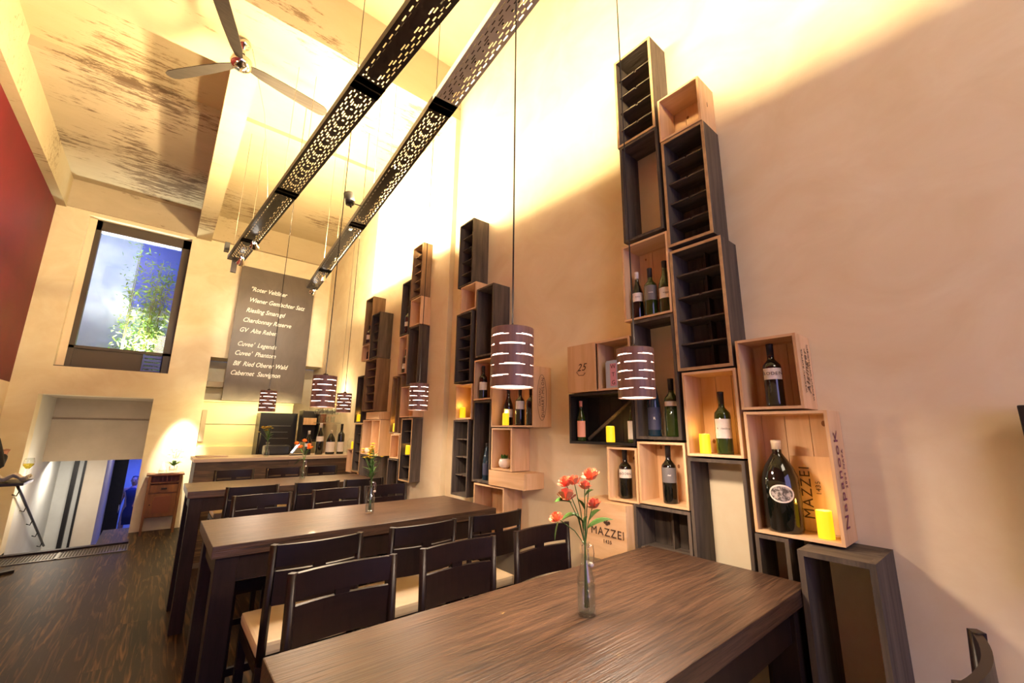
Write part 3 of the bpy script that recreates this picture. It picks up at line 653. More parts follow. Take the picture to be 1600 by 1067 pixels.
# ================================================================== tables
def table(label, y0, y1):
    t = thing('bar_table', label, 'table', (1.07, (y0+y1)/2, 0), 0, 'three long dark bar-height tables')
    hy = (y1-y0)/2; hx = .805
    MB().box((-hx, -hy, 1.015), (hx, hy, 1.07), bev=.003).build('tabletop', TABLE, t)
    MB().box((-hx+.10, -hy+.035, .90), (hx-.1, -hy+.06, 1.014)).build('apron', TABLEG, t)
    MB().box((-hx+.10, hy-.06, .90), (hx-.1, hy-.035, 1.014)).build('apron', TABLEG, t)
    MB().box((-hx+.035, -hy+.10, .90), (-hx+.06, hy-.10, 1.014)).build('apron', TABLEG, t)
    MB().box((hx-.06, -hy+.10, .90), (hx-.035, hy-.10, 1.014)).build('apron', TABLEG, t)
    for sx in (-1, 1):
        for sy in (-1, 1):
            x = sx*(hx-.065); y = sy*(hy-.065)
            MB().box((x-.045, y-.045, 0), (x+.045, y+.045, 1.014), bev=.003).build('leg', TABLEG, t)
    return t
table('nearest long dark oak bar table with a bottle vase of coral roses', .577, 1.224)
table('second long oak bar table with a bottle vase of yellow flowers', 2.41, 3.10)
table('farthest long oak bar table with a bottle vase of orange roses', 4.475, 5.17)

# ================================================================== chairs
def slab(y, z0, z1, w, sag, th):
    b = MB(); n = 10; ins = []; out = []
    for k in range(n+1):
        x = -w/2+w*k/n; yy = y-sag*(1-(2*k/n-1)**2)
        ins.append((x, yy)); out.append((x, yy-th))
    b.prism(ins+out[::-1], z0, z1); return b
def make_chair(label, loc, rz, group):
    t = thing('bar_chair', label, 'chair', loc, rz, group)
    b = MB(); b.box((-.185, -.15, .715), (.185, .235, .765), bev=.014); b.build('seat_cushion', SEAT, t)
    MB().box((-.185, -.18, .665), (.185, .235, .712)).build('seat_frame', ESP, t)
    for s in (-1, 1):
        MB().tube([(s*.17, -.175, .70), (s*.172, -.185, .86), (s*.172, -.20, 1.138)], .0165, 4).build('back_post', ESP, t)
        MB().box((s*.17-.017, -.19, 0), (s*.17+.017, -.155, .70)).build('leg', ESP, t)
        MB().box((s*.17-.017, .195, 0), (s*.17+.017, .23, .665)).build('leg', ESP, t)
        MB().box((s*.17-.010, -.155, .30), (s*.17+.010, .195, .335)).build('footrest', ESP, t)
    slab(-.192, 1.055, 1.135, .325, .022, .018).build('top_rail', ESP, t)
    slab(-.190, .915, 1.038, .325, .022, .018).build('back_panel', ESP, t)
    MB().box((-.024, -.232, 1.036), (.024, -.216, 1.057)).build('spacer', ESP, t)
    MB().box((-.155, .20, .22), (.155, .222, .26)).build('footrest', ESP, t)
    MB().box((-.155, -.182, .34), (.155, -.162, .375)).build('footrest', ESP, t)
    MB().box((-.05, -.2015, .672), (-.02, -.1995, .684)).build('metal_tag', CHROME, t)
    return t
YF = PI
rows = [
 ('F1', 1.385, YF, [(.575, 'dark chair beyond the nearest table, leftmost, its back to the second table'), (1.045, 'dark chair beyond the nearest table, middle one of three'), (1.525, 'dark chair beyond the nearest table, closest to the closed wine box')]),
 ('N2', 2.195, 0, [(.60, 'chair with cream seat at the near side of the second table, leftmost'), (1.10, 'chair at the near side of the second table, middle one'), (1.555, 'chair at the near side of the second table, closest to the crates')]),
 ('F2', 3.305, YF, [(.64, 'bluish shining dark chair beyond the second table, leftmost'), (1.15, 'dark chair beyond the second table, behind the yellow flowers'), (1.55, 'dark chair beyond the second table, closest to the wall')]),
 ('N3', 4.235, 0, [(.66, 'chair at the near side of the farthest table, leftmost'), (1.15, 'chair at the near side of the farthest table, middle one'), (1.56, 'chair at the near side of the farthest table, closest to the crates')]),
 ('F3', 5.43, YF, [(.72, 'chair between the farthest table and the bar, leftmost'), (1.21, 'chair between the farthest table and the bar, middle one'), (1.63, 'chair between the farthest table and the bar, rightmost')]),
 ('N1', .345, 0, [(1.415, 'single chair back at the lower right, on the near side of the nearest table')])]
proto = None
for nm, y, rz, lst in rows:
    for x, lab in lst:
        if proto is None: proto = make_chair(lab, (x, y, 0), rz, 'dark bar chairs at the tables')
        else: dup(proto, (x, y, 0), rz, lab)

# ================================================================== flower bottles
def leaf(b, p, d, L_, wd, up=(0, 0, 1)):
    p = Vector(p); d = Vector(d).normalized(); s_ = d.cross(Vector(up)).normalized(); n = s_.cross(d)
    prev = None; N = 6
    rows_ = []
    for k in range(N+1):
        t = k/N; wv = wd*math.sin(PI*min(1, t*.92+.04))**.8 if 0 < k < N else .0006
        c = p+d*L_*t-Vector((0, 0, 1))*(L_*.25*t*t)
        rows_.append([b.b.verts.new(c-s_*wv+n*wv*.25), b.b.verts.new(c), b.b.verts.new(c+s_*wv+n*wv*.25)])
    for k in range(N):
        for j in range(2):
            f = b.b.faces.new((rows_[k][j], rows_[k][j+1], rows_[k+1][j+1], rows_[k+1][j])); f.smooth = True
def rose(parent, p, r, M, seed, name='rose_bloom'):
    q = random.Random(seed); b = MB(); p = Vector(p); ax = Vector((q.gauss(0, .3), q.gauss(0, .3), 1)).normalized()
    qt = Vector((0, 0, 1)).rotation_difference(ax)
    for ring, (n, rr_, op, hh) in enumerate(((3, .30, .15, 1.0), (4, .52, .30, .95), (5, .78, .55, .85), (6, 1.0, .85, .62))):
        for k in range(n):
            a0 = 2*PI*(k+.37*ring)/n+q.uniform(-.15, .15); wv = 2*PI/n*.72
            g = []
            for i in range(4):
                t = i/3
                row = []
                for j in range(4):
                    u = (j/3-.5)*wv*(1.15 if t < .8 else .95)
                    rad = r*1.12*rr_*(.42+.75*t**.7)-r*.12*t*t*(1-op); z = -r*.7+(r*1.5*hh)*t-op*r*.35*t**3+(.06*r*math.cos(3*u))
                    row.append(b.b.verts.new(p+qt @ Vector((math.cos(a0+u)*rad, math.sin(a0+u)*rad, z))))
                g.append(row)
            for i in range(3):
                for j in range(3):
                    f = b.b.faces.new((g[i][j], g[i][j+1], g[i+1][j+1], g[i+1][j])); f.smooth = True
    b.build(name, M, parent)
def vase(label, x, y, z, blooms, kind, leaves=(), H=.195, carafe=False):
    t = thing('bottle_vase', label, 'vase', (x, y, z+.0005), 0, 'glass bottle vases on the tables')
    k = H/.195; R = .028
    if carafe: pf = [(.020, 0), (.032, .004), (.034, .03), (.028, .07), (.015, .115), (.014, .14), (.024, .185)]; inn = [(.021, .185), (.012, .14), (.013, .115), (.026, .07), (.031, .03), (.028, .010), (.001, .008)]
    else: pf = [(R*.9, 0), (R, .004), (R, .088), (R*.93, .10), (.013, .142), (.0115, .155), (.0115, .188), (.0145, .190), (.0145, .197)]; inn = [(.0105, .197), (.0095, .155), (.011, .142), (R*.93-.003, .098), (R-.003, .086), (R-.003, .010), (.001, .008)]
    MB().lathe(pf+inn, 24, caps=True).build('glass_bottle', GLASS, t)
    if not carafe:
        MB().lathe([(R-.0032, .0105), (R-.0032, .082), (.001, .082)], 20).build('water', WATER, t)
        b = MB(); 
        for s in (-1, 1): b.tube([(.0, .013*s, .185), (.020, .013*s, .190), (.026, .012*s, .165), (.026, .009*s, .135), (.020, 0, .128)], .0012, 5)
        b.build('swing_wire', CHROME, t)
        MB().ball((.024, 0, .130), .0095, sz=.8).build('swing_stopper', CERAM, t)
    b = MB()
    for (bx_, by_, bz_, br_) in blooms:
        mx = bx_*.35; my = by_*.35
        b.tube([(random.uniform(-.008, .008), random.uniform(-.008, .008), .02), (bx_*.02, by_*.02, .19), (mx, my, .19+(bz_-.19)*.5), (bx_, by_, bz_)], .0016 if kind != 'yellow' else .001, 5)
    b.build('stems', STEM, t)
    for i, (bx_, by_, bz_, br_) in enumerate(blooms):
        if kind == 'rose': rose(t, (bx_, by_, bz_), br_*1.12, ROSE, 11+i)
        elif kind == 'orange': rose(t, (bx_, by_, bz_), br_, ORANGE, 31+i)
        else:
            b = MB(); n = 12
            for kk in range(n):
                a_ = 2*PI*kk/n; d = Vector((math.cos(a_), math.sin(a_), .25)); p = Vector((bx_, by_, bz_)); s_ = Vector((-math.sin(a_), math.cos(a_), 0))*br_*.22
                b.quad((p, p+d*br_*.6+s_, p+d*br_, p+d*br_*.6-s_))
            b.build('flower_head', YELF, t); MB().ball((bx_, by_, bz_+.003), br_*.38, 8, .6).build('flower_heart', YELC, t)
    b = MB(); cnt = 0
    for (p, d, L_, wd) in leaves: leaf(b, p, d, L_*1.15, wd*(2.0 if kind == 'rose' else 1)); cnt += 1
    if cnt: b.build('leaves', LEAF, t)
    return t
LV = [((-.004, 0, .25), (-.6, .5, .9), .05, .014), ((-.03, .024, .31), (-.8, .5, .3), .05, .015), ((.0, 0, .225), (.1, -.1, 1), .055, .016), ((.006, -.004, .235), (.9, -.7, .7), .085, .014),
      ((-.02, .015, .275), (-.5, .5, -.1), .04, .015), ((.012, -.01, .26), (.6, -.5, 1), .05, .012), ((-.06, .05, .262), (-.2, .2, -1), .045, .008), ((.0, 0, .29), (-.4, .3, 1), .045, .013), ((.005, 0, .33), (.4, -.4, .6), .035, .010)]
vase('clear swing-top bottle vase with coral roses on the nearest table', 1.049, .905, 1.07,
     [(.016, -.014, .396, .021), (-.045, .037, .373, .018), (-.024, .020, .378, .017), (-.042, .035, .335, .021), (.002, -.002, .364, .016), (.022, -.018, .309, .018), (-.068, .056, .268, .016)], 'rose', LV)
q = random.Random(9)
yb_ = [(q.gauss(-.018, .022), q.gauss(.010, .022), q.uniform(.33, .44), .021) for k in range(26)]
LY = [((q.uniform(-.02, .01), q.uniform(-.015, .015), q.uniform(.2, .36)), (q.gauss(0, 1), q.gauss(0, 1), 1.2), q.uniform(.04, .08), .004) for k in range(46)]
vase('clear swing-top bottle vase with yellow flowers on the second table', 1.11, 2.742, 1.07, yb_, 'yellow', LY)
vase('clear swing-top bottle vase with orange roses on the farthest table', 1.234, 4.90, 1.07,
     [(-.075, .062, .366, .024), (-.014, .012, .394, .022), (.035, -.029, .325, .024), (-.045, .03, .33, .022), (.03, -.01, .35, .02)], 'orange',
     [((0, 0, .21), (-.8, .6, -.4), .09, .02), ((0, 0, .25), (.7, -.5, .8), .08, .016), ((-.02, .02, .27), (-.4, .3, .8), .07, .016), ((.01, 0, .27), (.4, -.3, 1), .06, .015), ((0, 0, .2), (-.9, .5, .3), .07, .018)])
yb2 = [(q.gauss(-.035, .03), q.gauss(.026, .026), q.uniform(.31, .385), .027) for k in range(18)]
vase('glass carafe with yellow flowers on the bar counter', 1.145, 6.42, 1.22, yb2, 'yellow', [((0, 0, q.uniform(.18, .30)), (q.gauss(0, 1), q.gauss(0, 1), 1.8), .08, .007) for k in range(22)], carafe=True)

# ================================================================== bar
t = thing('bar_counter', 'long dark plank-fronted bar counter with a pale top edge', 'bar counter', (1.37, 6.33, 0))
MB().box((-.97, .0, .06), (1.015, .05, 1.175)).build('plank_front', BARWOOD, t)
MB().box((-.97, .05, .0), (-.93, .62, 1.175)).build('end_panel', BARWOOD, t)
MB().box((-.99, -.02, 1.178), (1.015, .66, 1.218), bev=.003).build('countertop', STONE, t)
MB().box((-.97, .01, 0), (1.015, .03, .058)).build('kick_strip', GRATE, t)
MB().box((-.95, .3, 1.219), (-.62, .55, 1.232)).build('raised_tray', STONE, t)
for x, lab, h, r, kd, M_, fo, la, lz in (
  (1.690, 'smallest magnum with white label on the bar, leftmost of four', .335, .045, 'burg', BOTB, FOILW, LABW, (.34, .48)),
  (1.845, 'tall magnum with high white label on the bar, second from the left', .445, .052, 'burg', BOTB, FOILW, LABW, (.42, .58)),
  (1.998, 'squat magnum with large cream label and cork on the bar', .345, .064, 'big', BOTB, WAXC, LABW, (.10, .52)),
  (2.145, 'slender tall magnum with round-topped label on the bar, rightmost', .440, .050, 'bord', BOTB, FOILB, LABW, (.08, .40))):
    bottle(lab, x, 6.60, 1.218, h, r, kd, M_, fo, la, lz)
o = MB().lathe([(.045, 0), (.047, .01), (.047, .19), (.028, .21), (.028, .225)], 18).build('glass_jar', GLASS, None, loc=(2.30, 6.62, 1.2185)); tag(o, 'clear glass jar on the bar beside the rightmost magnum', 'jar')
tb = thing('tablet_screen', 'tilted lit screen on the bar behind the orange roses', 'screen', (1.52, 6.55, 1.2185))
MB().box((-.012, -.05, .02), (.0, .05, .17), rot=Matrix.Rotation(.6, 3, 'Y')).build('screen_panel', SCREEN, tb)
MB().box((-.06, .0, 0), (.10, .07, .012)).build('stand', BLACK, tb)
o = MB().box((-.16, -.1, 0), (.16, .1, .13), bev=.02).build('espresso_cover', BLACK, None, loc=(1.33, 6.80, 1.2185)); tag(o, 'low black rounded appliance on the bar beside the flower carafe', 'appliance')

# back of the bar
bo = thing('back_cabinet', 'yellow lit back cabinet panel behind the bar counter', 'cabinet', (1.26, 9.0, 0))
MB().box((-.72, -.05, 0), (.70, .55, 1.26)).build('cabinet_body', YELP, bo)
MB().box((-.72, .0, 1.26), (.70, .03, 2.02)).build('back_board', YELP, bo)
MB().box((-.72, -.01, 1.64), (.70, .0, 1.645)).build('panel_joint', OLD, bo)
MB().box((-.71, -.03, 1.35), (-.64, .0, 1.88)).build('dark_slot', GREYP, bo)
MB().box((-.72, -.05, 2.02), (.70, .5, 2.05)).build('top_shelf', YELP, bo)
fr = thing('black_fridge', 'tall black fridge door with faint chalk lines behind the bar', 'fridge', (1.66, 8.55, 0))
MB().box((-.30, 0, 0), (.30, .39, 1.85), bev=.006).build('fridge_body', BLACK, fr)
for k, (x0, x1) in enumerate(((-.18, .2), (-.12, .16), (-.14, .18))): MB().box((x0, -.003, 1.62-.11*k), (x1, -.001, 1.628-.11*k)).build('chalk_line', LABG, fr)
MB().tube([(-.27, -.02, 1.0), (-.27, -.02, 1.5)], .01).build('handle', METALD, fr)
ot = thing('wall_shelf_unit', 'small dark shelf cabinet with cork display behind the bar', 'shelf', (2.10, 8.2, 1.35))
MB().box((-.14, 0, 0), (.16, .25, .03)).build('lower_board', BLACKW, ot); MB().box((-.14, .22, .03), (.16, .25, .55)).build('back_board', BLACKW, ot)
MB().box((-.12, .0, .30), (.10, .2, .42)).build('cork_box', PINE, ot); MB().box((-.14, .0, .03), (-.12, .22, .55)).build('side_board', BLACKW, ot); MB().box((.14, 0, .03), (.16, .22, .55)).build('side_board', BLACKW, ot)
MB().box((.17, .05, .30), (.28, .25, .60)).build('brown_door', HONEYD, ot)
gs = thing('glass_shelf', 'glass shelf on the wall at the right behind the bar', 'shelf', (2.2, 7.6, 1.68))
MB().box((-.16, -.18, 0), (.19, .18, .008)).build('glass_plate', GLASS, gs)
MB().box((-.15, -.15, -.006), (.19, -.14, -.0005)).build('rail', CHROME, gs); MB().box((-.15, .14, -.006), (.19, .15, -.0005)).build('rail', CHROME, gs)
rk = thing('glass_rack', 'wooden rack from which wine glasses hang above the bar', 'glass rack', (2.18, 7.5, 1.98))
for k in range(5): MB().box((-.18+.085*k, -.22, 0), (-.165+.085*k, .22, .02)).build('rack_bar', PINE, rk)
MB().box((-.19, -.22, .0205), (.205, -.20, .035)).build('cross_bar', PINE, rk); MB().box((-.19, .20, .0205), (.205, .22, .035)).build('cross_bar', PINE, rk)
for s in (-.15, .17): MB().tube([(s, 0, .02), (s, 0, .05), (s, .0, 3.41)], .003, 5).build('hanging_wire', WIRE, rk)
def wineglass(label, loc, flip=False, group=None, s=1.0, wine=False):
    t = thing('wine_glass', label, 'glass', loc, 0, group)
    pf = [(.032, 0), (.004, .004), (.0035, .075), (.012, .085), (.034, .115), (.036, .14), (.028, .175)]
    pf = pf + [(r-.0014, z+(.002 if z < .1 else 0)) for r, z in pf[::-1] if z > .08] + [(.001, .088)]
    if flip: pf = [(r, -z) for r, z in pf]
    MB().lathe([(r*s, z*s) for r, z in pf], 16, caps=False).build('glass_bowl', GLASS, t)
    if wine: MB().lathe([(.012*s, .088*s), (.031*s, .114*s), (.033*s, .128*s), (.001, .128*s)], 16).build('wine', WINE, t)
    return t
gproto = wineglass('upside-down wine glass hanging from the rack above the bar', (2.06, 7.32, 1.998), True, 'wine glasses hanging from the rack')
for i in range(4):
    for j in range(4):
        if i+j: dup(gproto, (2.045+.085*i, 7.32+.12*j, 1.998))
for i in range(3): 
    g2 = wineglass('wine glass standing upright on top of the glass rack', (2.06+.11*i, 7.40, 2.033), False, 'wine glasses on top of the rack', .9)
for i, lab in enumerate(('left glass tumbler on the glass shelf', 'middle glass tumbler on the glass shelf', 'right glass tumbler on the glass shelf')):
    o = MB().lathe([(.03, 0), (.036, .10), (.033, .10), (.028, .006), (.001, .006)], 16).build('tumbler', GLASS, None, loc=(2.10+.1*i, 7.6, 1.689)); tag(o, lab, 'glass', 'tumblers on the glass shelf')

# ================================================================== blackboard
bb = thing('menu_blackboard', 'large dark slate board with handwritten wine list hanging above the bar', 'blackboard', (1.42, 8.82, 2.05))
MB().box((-.64, 0, 0), (.64, .03, 2.49)).build('slate_panel', SLATE, bb)
lines = [('"Roter Veltliner', -.46, 2.07), ('Wiener Gemischter Satz', -.46, 1.86), ('Riesling Smaragd', -.48, 1.66), ('Chardonnay Reserve', -.51, 1.47), ('GV  Alte Reben', -.54, 1.28),
         ('Cuvee\'  Legends', -.54, 1.02), ('Cuvee\'  Phantom', -.56, .85), ('Blf  Ried Oberer Wald', -.56, .66), ('Cabernet  Sauvignon', -.58, .49)]
for s, x, z in lines:
    words('chalk_writing', s, .118, CHALK, bb, frame((x, -.003, z), (1, 0, -.0), (0, 0, 1)), align='LEFT', shear=.35, ext=.0012, sx=.80)

# ================================================================== corner cabinet
cb = thing('small_cabinet', 'small honey-brown wooden cabinet on tall legs against the pillar', 'cabinet', (.205, 8.76, 0))
MB().box((-.235, -.17, .845), (.225, .17, .87), bev=.004).build('cabinet_top', HONEYD, cb)
for s in (-1, 1):
    for f in (-1, 1): MB().box((s*.19-.016, f*.14-.016, 0), (s*.19+.016, f*.14+.016, .845)).build('leg', HONEY, cb)
MB().box((-.174, -.13, .24), (.174, .14, .62)).build('cabinet_body', HONEY, cb)
MB().box((-.174, -.12, .62), (.174, .14, .645)).build('open_shelf', HONEY, cb)
MB().box((-.174, .13, .645), (.174, .145, .84)).build('back_panel', HONEYD, cb)
b = MB()
for k in range(6): b.box((-.14+.052*k, -.14, .745), (-.132+.052*k, -.13, .845))
b.build('spindle_rail', HONEYD, cb)
MB().box((-.174, -.145, .735), (.174, -.125, .748)).build('shelf_rail', HONEY, cb)
dw = MB().box((-.165, -.150, .60), (.165, -.131, .71)).build('drawer', HONEY, cb); MB().box((-.035, -.160, .64), (.035, -.151, .668), bev=.004).build('drawer_pull', METALD, dw)
MB().box((-.174, -.13, .60), (-.166, .13, .735)).build('drawer_side', HONEY, cb); MB().box((.166, -.13, .60), (.174, .13, .735)).build('drawer_side', HONEY, cb)
dd = MB().box((-.165, -.146, .25), (.165, -.131, .585)).build('door', HONEY, cb)
MB().box((-.105, -.150, .30), (.105, -.147, .54), bev=.001).build('door_panel', HONEYD, dd); MB().ball((-.14, -.152, .43), .009).build('door_knob', METALD, dd)
tr = thing('serving_plate', 'pale oval plate under the napkin on the small cabinet', 'plate', (.215, 8.72, .871))
MB().lathe([(.08, 0), (.15, .008), (.155, .012), (.14, .010), (.001, .004)], 24, sy=.6).build('plate_body', CERAM, tr)
nk = MB().lathe([(.055, 0), (.045, .05), (.022, .11), (.003, .16)], 8, sy=.5).build('folded_napkin', CLOTH, None, loc=(.15, 8.72, .8835)); tag(nk, 'pointed folded napkin standing on the small cabinet', 'napkin')
op = thing('orchid_pot', 'white flowering plant in a white pot on the small cabinet', 'potted plant', (.275, 8.72, .8835))
MB().lathe([(.035, 0), (.05, .03), (.05, .09), (.044, .10)], 16).build('pot', CERAM, op)
b = MB()
for k in range(8): leaf(b, (0, 0, .09), (math.cos(k*.8), math.sin(k*.8)*.5, .9), .15, .024)
b.build('leaves', LEAF, op)
b = MB(); q = random.Random(2)
for k in range(3): b.tube([(0, 0, .09), (-.02+.03*k, 0, .24), (-.05+.06*k, 0, .36)], .003, 5)
b.build('flower_stems', STEM, op)
for k in range(11):
    p = Vector((q.uniform(-.08, .09), q.uniform(-.02, .02), q.uniform(.20, .38))); b = MB()
    for a_ in range(5):
        d = Vector((math.cos(a_*1.257), -.2, math.sin(a_*1.257))); s_ = d.cross(Vector((0, 1, 0))).normalized()*.010
        b.quad((p, p+d*.014+s_, p+d*.026, p+d*.014-s_))
    b.build('blossom', WHITEF, op)

# ================================================================== pendant lamps
def pendant_shade(t, H=.198, R=.0725):
    seg = 96; rows_ = 80; b = MB(); slots = []
    zc = [.86, .70, .52, .36, .18]
    for i, z in enumerate(zc):
        for k in range(4): slots.append((z, (k*24+(i % 2)*12) % seg, 19))
    vs = [[b.b.verts.new((R*math.cos(2*PI*k/seg), R*math.sin(2*PI*k/seg), H*j/rows_)) for k in range(seg)] for j in range(rows_+1)]
    for j in range(rows_):
        zm = (j+.5)/rows_
        for k in range(seg):
            hole = False
            for z, s0, n in slots:
                off = (k-s0) % seg
                if off < n:
                    hw_ = .0135 if abs(off-9) < 6 else .0067
                    if abs(zm-z) < hw_: hole = True
            if not hole:
                f = b.b.faces.new((vs[j][k], vs[j][(k+1) % seg], vs[j+1][(k+1) % seg], vs[j+1][k])); f.smooth = True
    o = b.build('lamp_shade', VENEER, t)
    md = o.modifiers.new('thick', 'SOLIDIFY'); md.thickness = .0012; md.offset = -1
    MB().lathe([(R-.006, .012), (R-.006, H-.01)], 32, caps=False).build('inner_lining', GLOWW, t)
    MB().lathe([(R-.004, .0055), (.001, .0055)], 32, caps=False).build('diffuser', GLOW, t)
    b = MB().lathe([(.016, H-.02), (.016, H+.012), (.004, H+.02)], 12); 
    for a_ in range(3): b.tube([(0, 0, H-.006), (math.cos(a_*2.094)*(R-.006), math.sin(a_*2.094)*(R-.006), H-.006)], .0015, 5)
    b.build('lamp_holder', METALD, t)
def pendant(label, x, y, z, power):
    t = thing('pendant_lamp', label, 'lamp', (x, y, z), math.atan2(-y, -x)-math.radians(80.6), 'slotted wooden drum pendant lamps over the tables')
    pendant_shade(t)
    top = 5.5 if not (3.42 < y < 4.26) else 4.9
    if y > 4.26: top = 5.40
    MB().tube([(0, 0, .215), (0, 0, top-z-.03)], .0030, 6).build('cord', CORD, t)
    MB().lathe([(.04, top-z-.03), (.04, top-z-.001)], 14).build('ceiling_rose', BLACK, t)
    light('pendant_light', 'AREA', (x, y, z-.004), power, (1, .76, .56), aim=(x, y, 0), shape='DISK', size=.12)
    return t
PP = 6.5
pendant('large-looking slotted drum lamp hanging nearest over the first table, left of two', .885, 1.065, 1.737, PP)
pendant('slotted drum lamp over the nearest table in front of the crates, right of two', 1.445, .960, 1.728, PP)
pendant('slotted drum lamp over the second table, left of two', .785, 2.83, 1.728, PP)
pendant('slotted drum lamp over the second table beside the fourth crate stack', 1.475, 2.87, 1.735, PP)
pendant('slotted drum lamp over the farthest table in front of the board', .775, 4.60, 1.745, PP)
pendant('glaring drum lamp over the farthest table nearest the wall', 1.475, 4.55, 1.76, PP)

# ================================================================== perforated light channels
def channel(label, P0, P1, W, M, M2, split_at):
    P0 = Vector(P0); P1 = Vector(P1); d = (P1-P0); Ln = d.length; rz = math.atan2(-d.x, d.y)
    t = thing('light_channel', label, 'ceiling light channel', P0, rz, None)
    nx = 26; cw = W/nx; cl = .008; hh = .05
    def hole(i, j):
        v = j % 18; i = min(i, 25-i)
        if i == 3: return 2 <= v <= 6 or 11 <= v <= 15
        if i == 5: return 7 <= v <= 10 or v in (16, 17, 0, 1)
        if i == 8: return 1 <= v <= 5 or 11 <= v <= 15
        if i == 10: return 3 <= v <= 8
        if i == 12: return v in (5, 6, 12, 13)
        return False
    def plate(y0, y1, M_):
        b = MB(); n = int((y1-y0)/cl); V = {}
        def vv(i, j):
            if (i, j) not in V: V[(i, j)] = b.b.verts.new((-W/2+i*cw, y0+j*cl, 0))
            return V[(i, j)]
        for j in range(n):
            solid = j < 8 or j > n-9
            for i in range(nx):
                if solid or not hole(i, j): b.b.faces.new((vv(i, j), vv(i+1, j), vv(i+1, j+1), vv(i, j+1)))
        b.build('perforated_plate', M_, t)
        for s in (-1, 1): MB().box((s*W/2-.0015, y0, 0), (s*W/2+.0015, y0+n*cl, hh)).build('side_flange', M_, t)
    cuts = [0]+split_at+[Ln]
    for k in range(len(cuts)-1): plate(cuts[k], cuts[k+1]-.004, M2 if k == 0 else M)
    for c in split_at: MB().box((-W/2-.004, c-.06, .0), (W/2+.004, c+.06, .004)).build('joint_plate', M, t)
    MB().box((-W/2, Ln-.004, 0), (W/2, Ln, hh)).build('end_cap', M, t)
    k = .45
    while k < Ln:
        p = P0+d*(k/Ln); 
        top = (4.9 if 3.42 < p.y < 4.26 or .35 < p.y < .75 else 5.38 if p.y > 4.26 else 5.5)
        MB().tube([(-W/2+.01, k, .05), (-W/2+.01, k, top-P0.z)], .0022, 5).build('hanging_wire', WIRE, t)
        MB().tube([(W/2-.01, k, .05), (W/2-.01, k, top-P0.z)], .0022, 5).build('hanging_wire', WIRE, t)
        k += 2.1
    return t, d.normalized(), Ln, rz
ZC = 3.70
t1, d1, L1, rz1 = channel('dark perforated steel light channel, left of the two under the ceiling', (.782, 1.28, ZC), (.463, 6.2, ZC), .176, METALD, METALD, [1.04, 2.72, 4.12])
t2, d2, L2, rz2 = channel('perforated steel light channel nearer the right wall, its near end coloured pale as if lit', (.888, -1.2, ZC), (1.53, 6.72, ZC), .155, METALD, METALLIT, [3.36, 5.4, 7.0])
for t, segs, x in ((t1, ((.1, 1.0), (2.9, 4.4)), 0), (t2, ((.2, 3.5), (4.3, 5.3), (5.7, 7.2)), 0)):
    for a_, c_ in segs:
        MB().tube([(x, a_, .085), (x, c_, .085)], .011, 8).build('uplight_tube', (TUBEL if a_ > 1 else TUBED) if t is t1 else TUBEN if a_ < 4 else TUBE, t)
        MB().box((x-.03, a_, .055), (x+.03, c_, .068)).build('tube_carrier', METALD, t)
def spot(label, P, aim, power, col=(1, .85, .62), M=CHROME, on=True, size=.9):
    P = Vector(P); aim = Vector(aim); t = thing('spotlight', label, 'spotlight', P)
    q = (aim-P).to_track_quat('-Z', 'Y')
    t.rotation_mode = 'QUATERNION'; t.rotation_quaternion = q
    if on: MB().lathe([(.020, .05), (.026, .045), (.030, 0), (.046, -.035), (.050, -.05), (.046, -.05), (.028, -.008)], 20, caps=False).build('lamp_head', M, t)
    else: MB().lathe([(.030, .055), (.044, .050), (.046, -.06), (.040, -.06), (.034, -.03), (.001, -.03)], 20).build('lamp_head', M, t)
    if on: MB().lathe([(.040, -.040), (.001, -.040)], 18, caps=False).build('bulb', BULB, t)
    arm = MB().tube([(0, 0, .045), (0, 0, .085)], .009, 8).build('swivel_arm', METALD, t)
    if power: light('spot_beam', 'SPOT', P+(aim-P).normalized()*.06, power, col, aim=aim, spot_size=size, spot_blend=.5, shadow_soft_size=.03)
    return t
def on1(y): return .782+(y-1.28)/(6.2-1.28)*(.463-.782)
def on2(y): return 1.064+(y-.97)/(6.72-.97)*(1.53-1.064)
spot('lit chrome spotlight under the end of the left channel, outer one', (on1(5.25)+.02, 5.25, 3.62), (1.3, 8.8, 3.1), 110)
spot('small chrome spotlight at the very tip of the left channel', (on1(5.9)+.02, 5.9, 3.62), (.35, 8.6, 1.0), 40, size=.5)
spot('lit spotlight under the right channel a little before its tip', (on2(5.85), 5.85, 3.62), (1.6, 6.9, 1.2), 70)
spot('lit spotlight at the far tip of the right channel', (on2(6.55), 6.55, 3.62), (1.5, 8.8, 3.3), 80)
sp = spot('unlit black spotlight sticking out sideways from the right channel', (on2(3.75)-.20, 3.75, 3.72), (on2(3.75)-.30, 3.80, 4.2), 0, M=BLACK, on=False)
MB().tube([(0, 0, .05), (.0, 0, .07)], .012).build('rear_cap', BLACK, sp)
st = MB().tube([(0, 0, 0), (.05, 0, .0), (.08, 0, 0)], .006, 6).build('spot_bracket', BLACK, t2, loc=(-.155, 4.97, .0))
ea = thing('track_end_box', 'dark box and down-turned tip at the far end of the left channel', 'cable box', (on1(6.2), 6.25, 3.56))
MB().box((-.03, -.02, 0), (.03, .02, .16)).build('down_tube', METALD, ea)
MB().box((-.15, -.40, .14), (-.10, -.30, .24)).build('terminal_box', BLACK, ea)

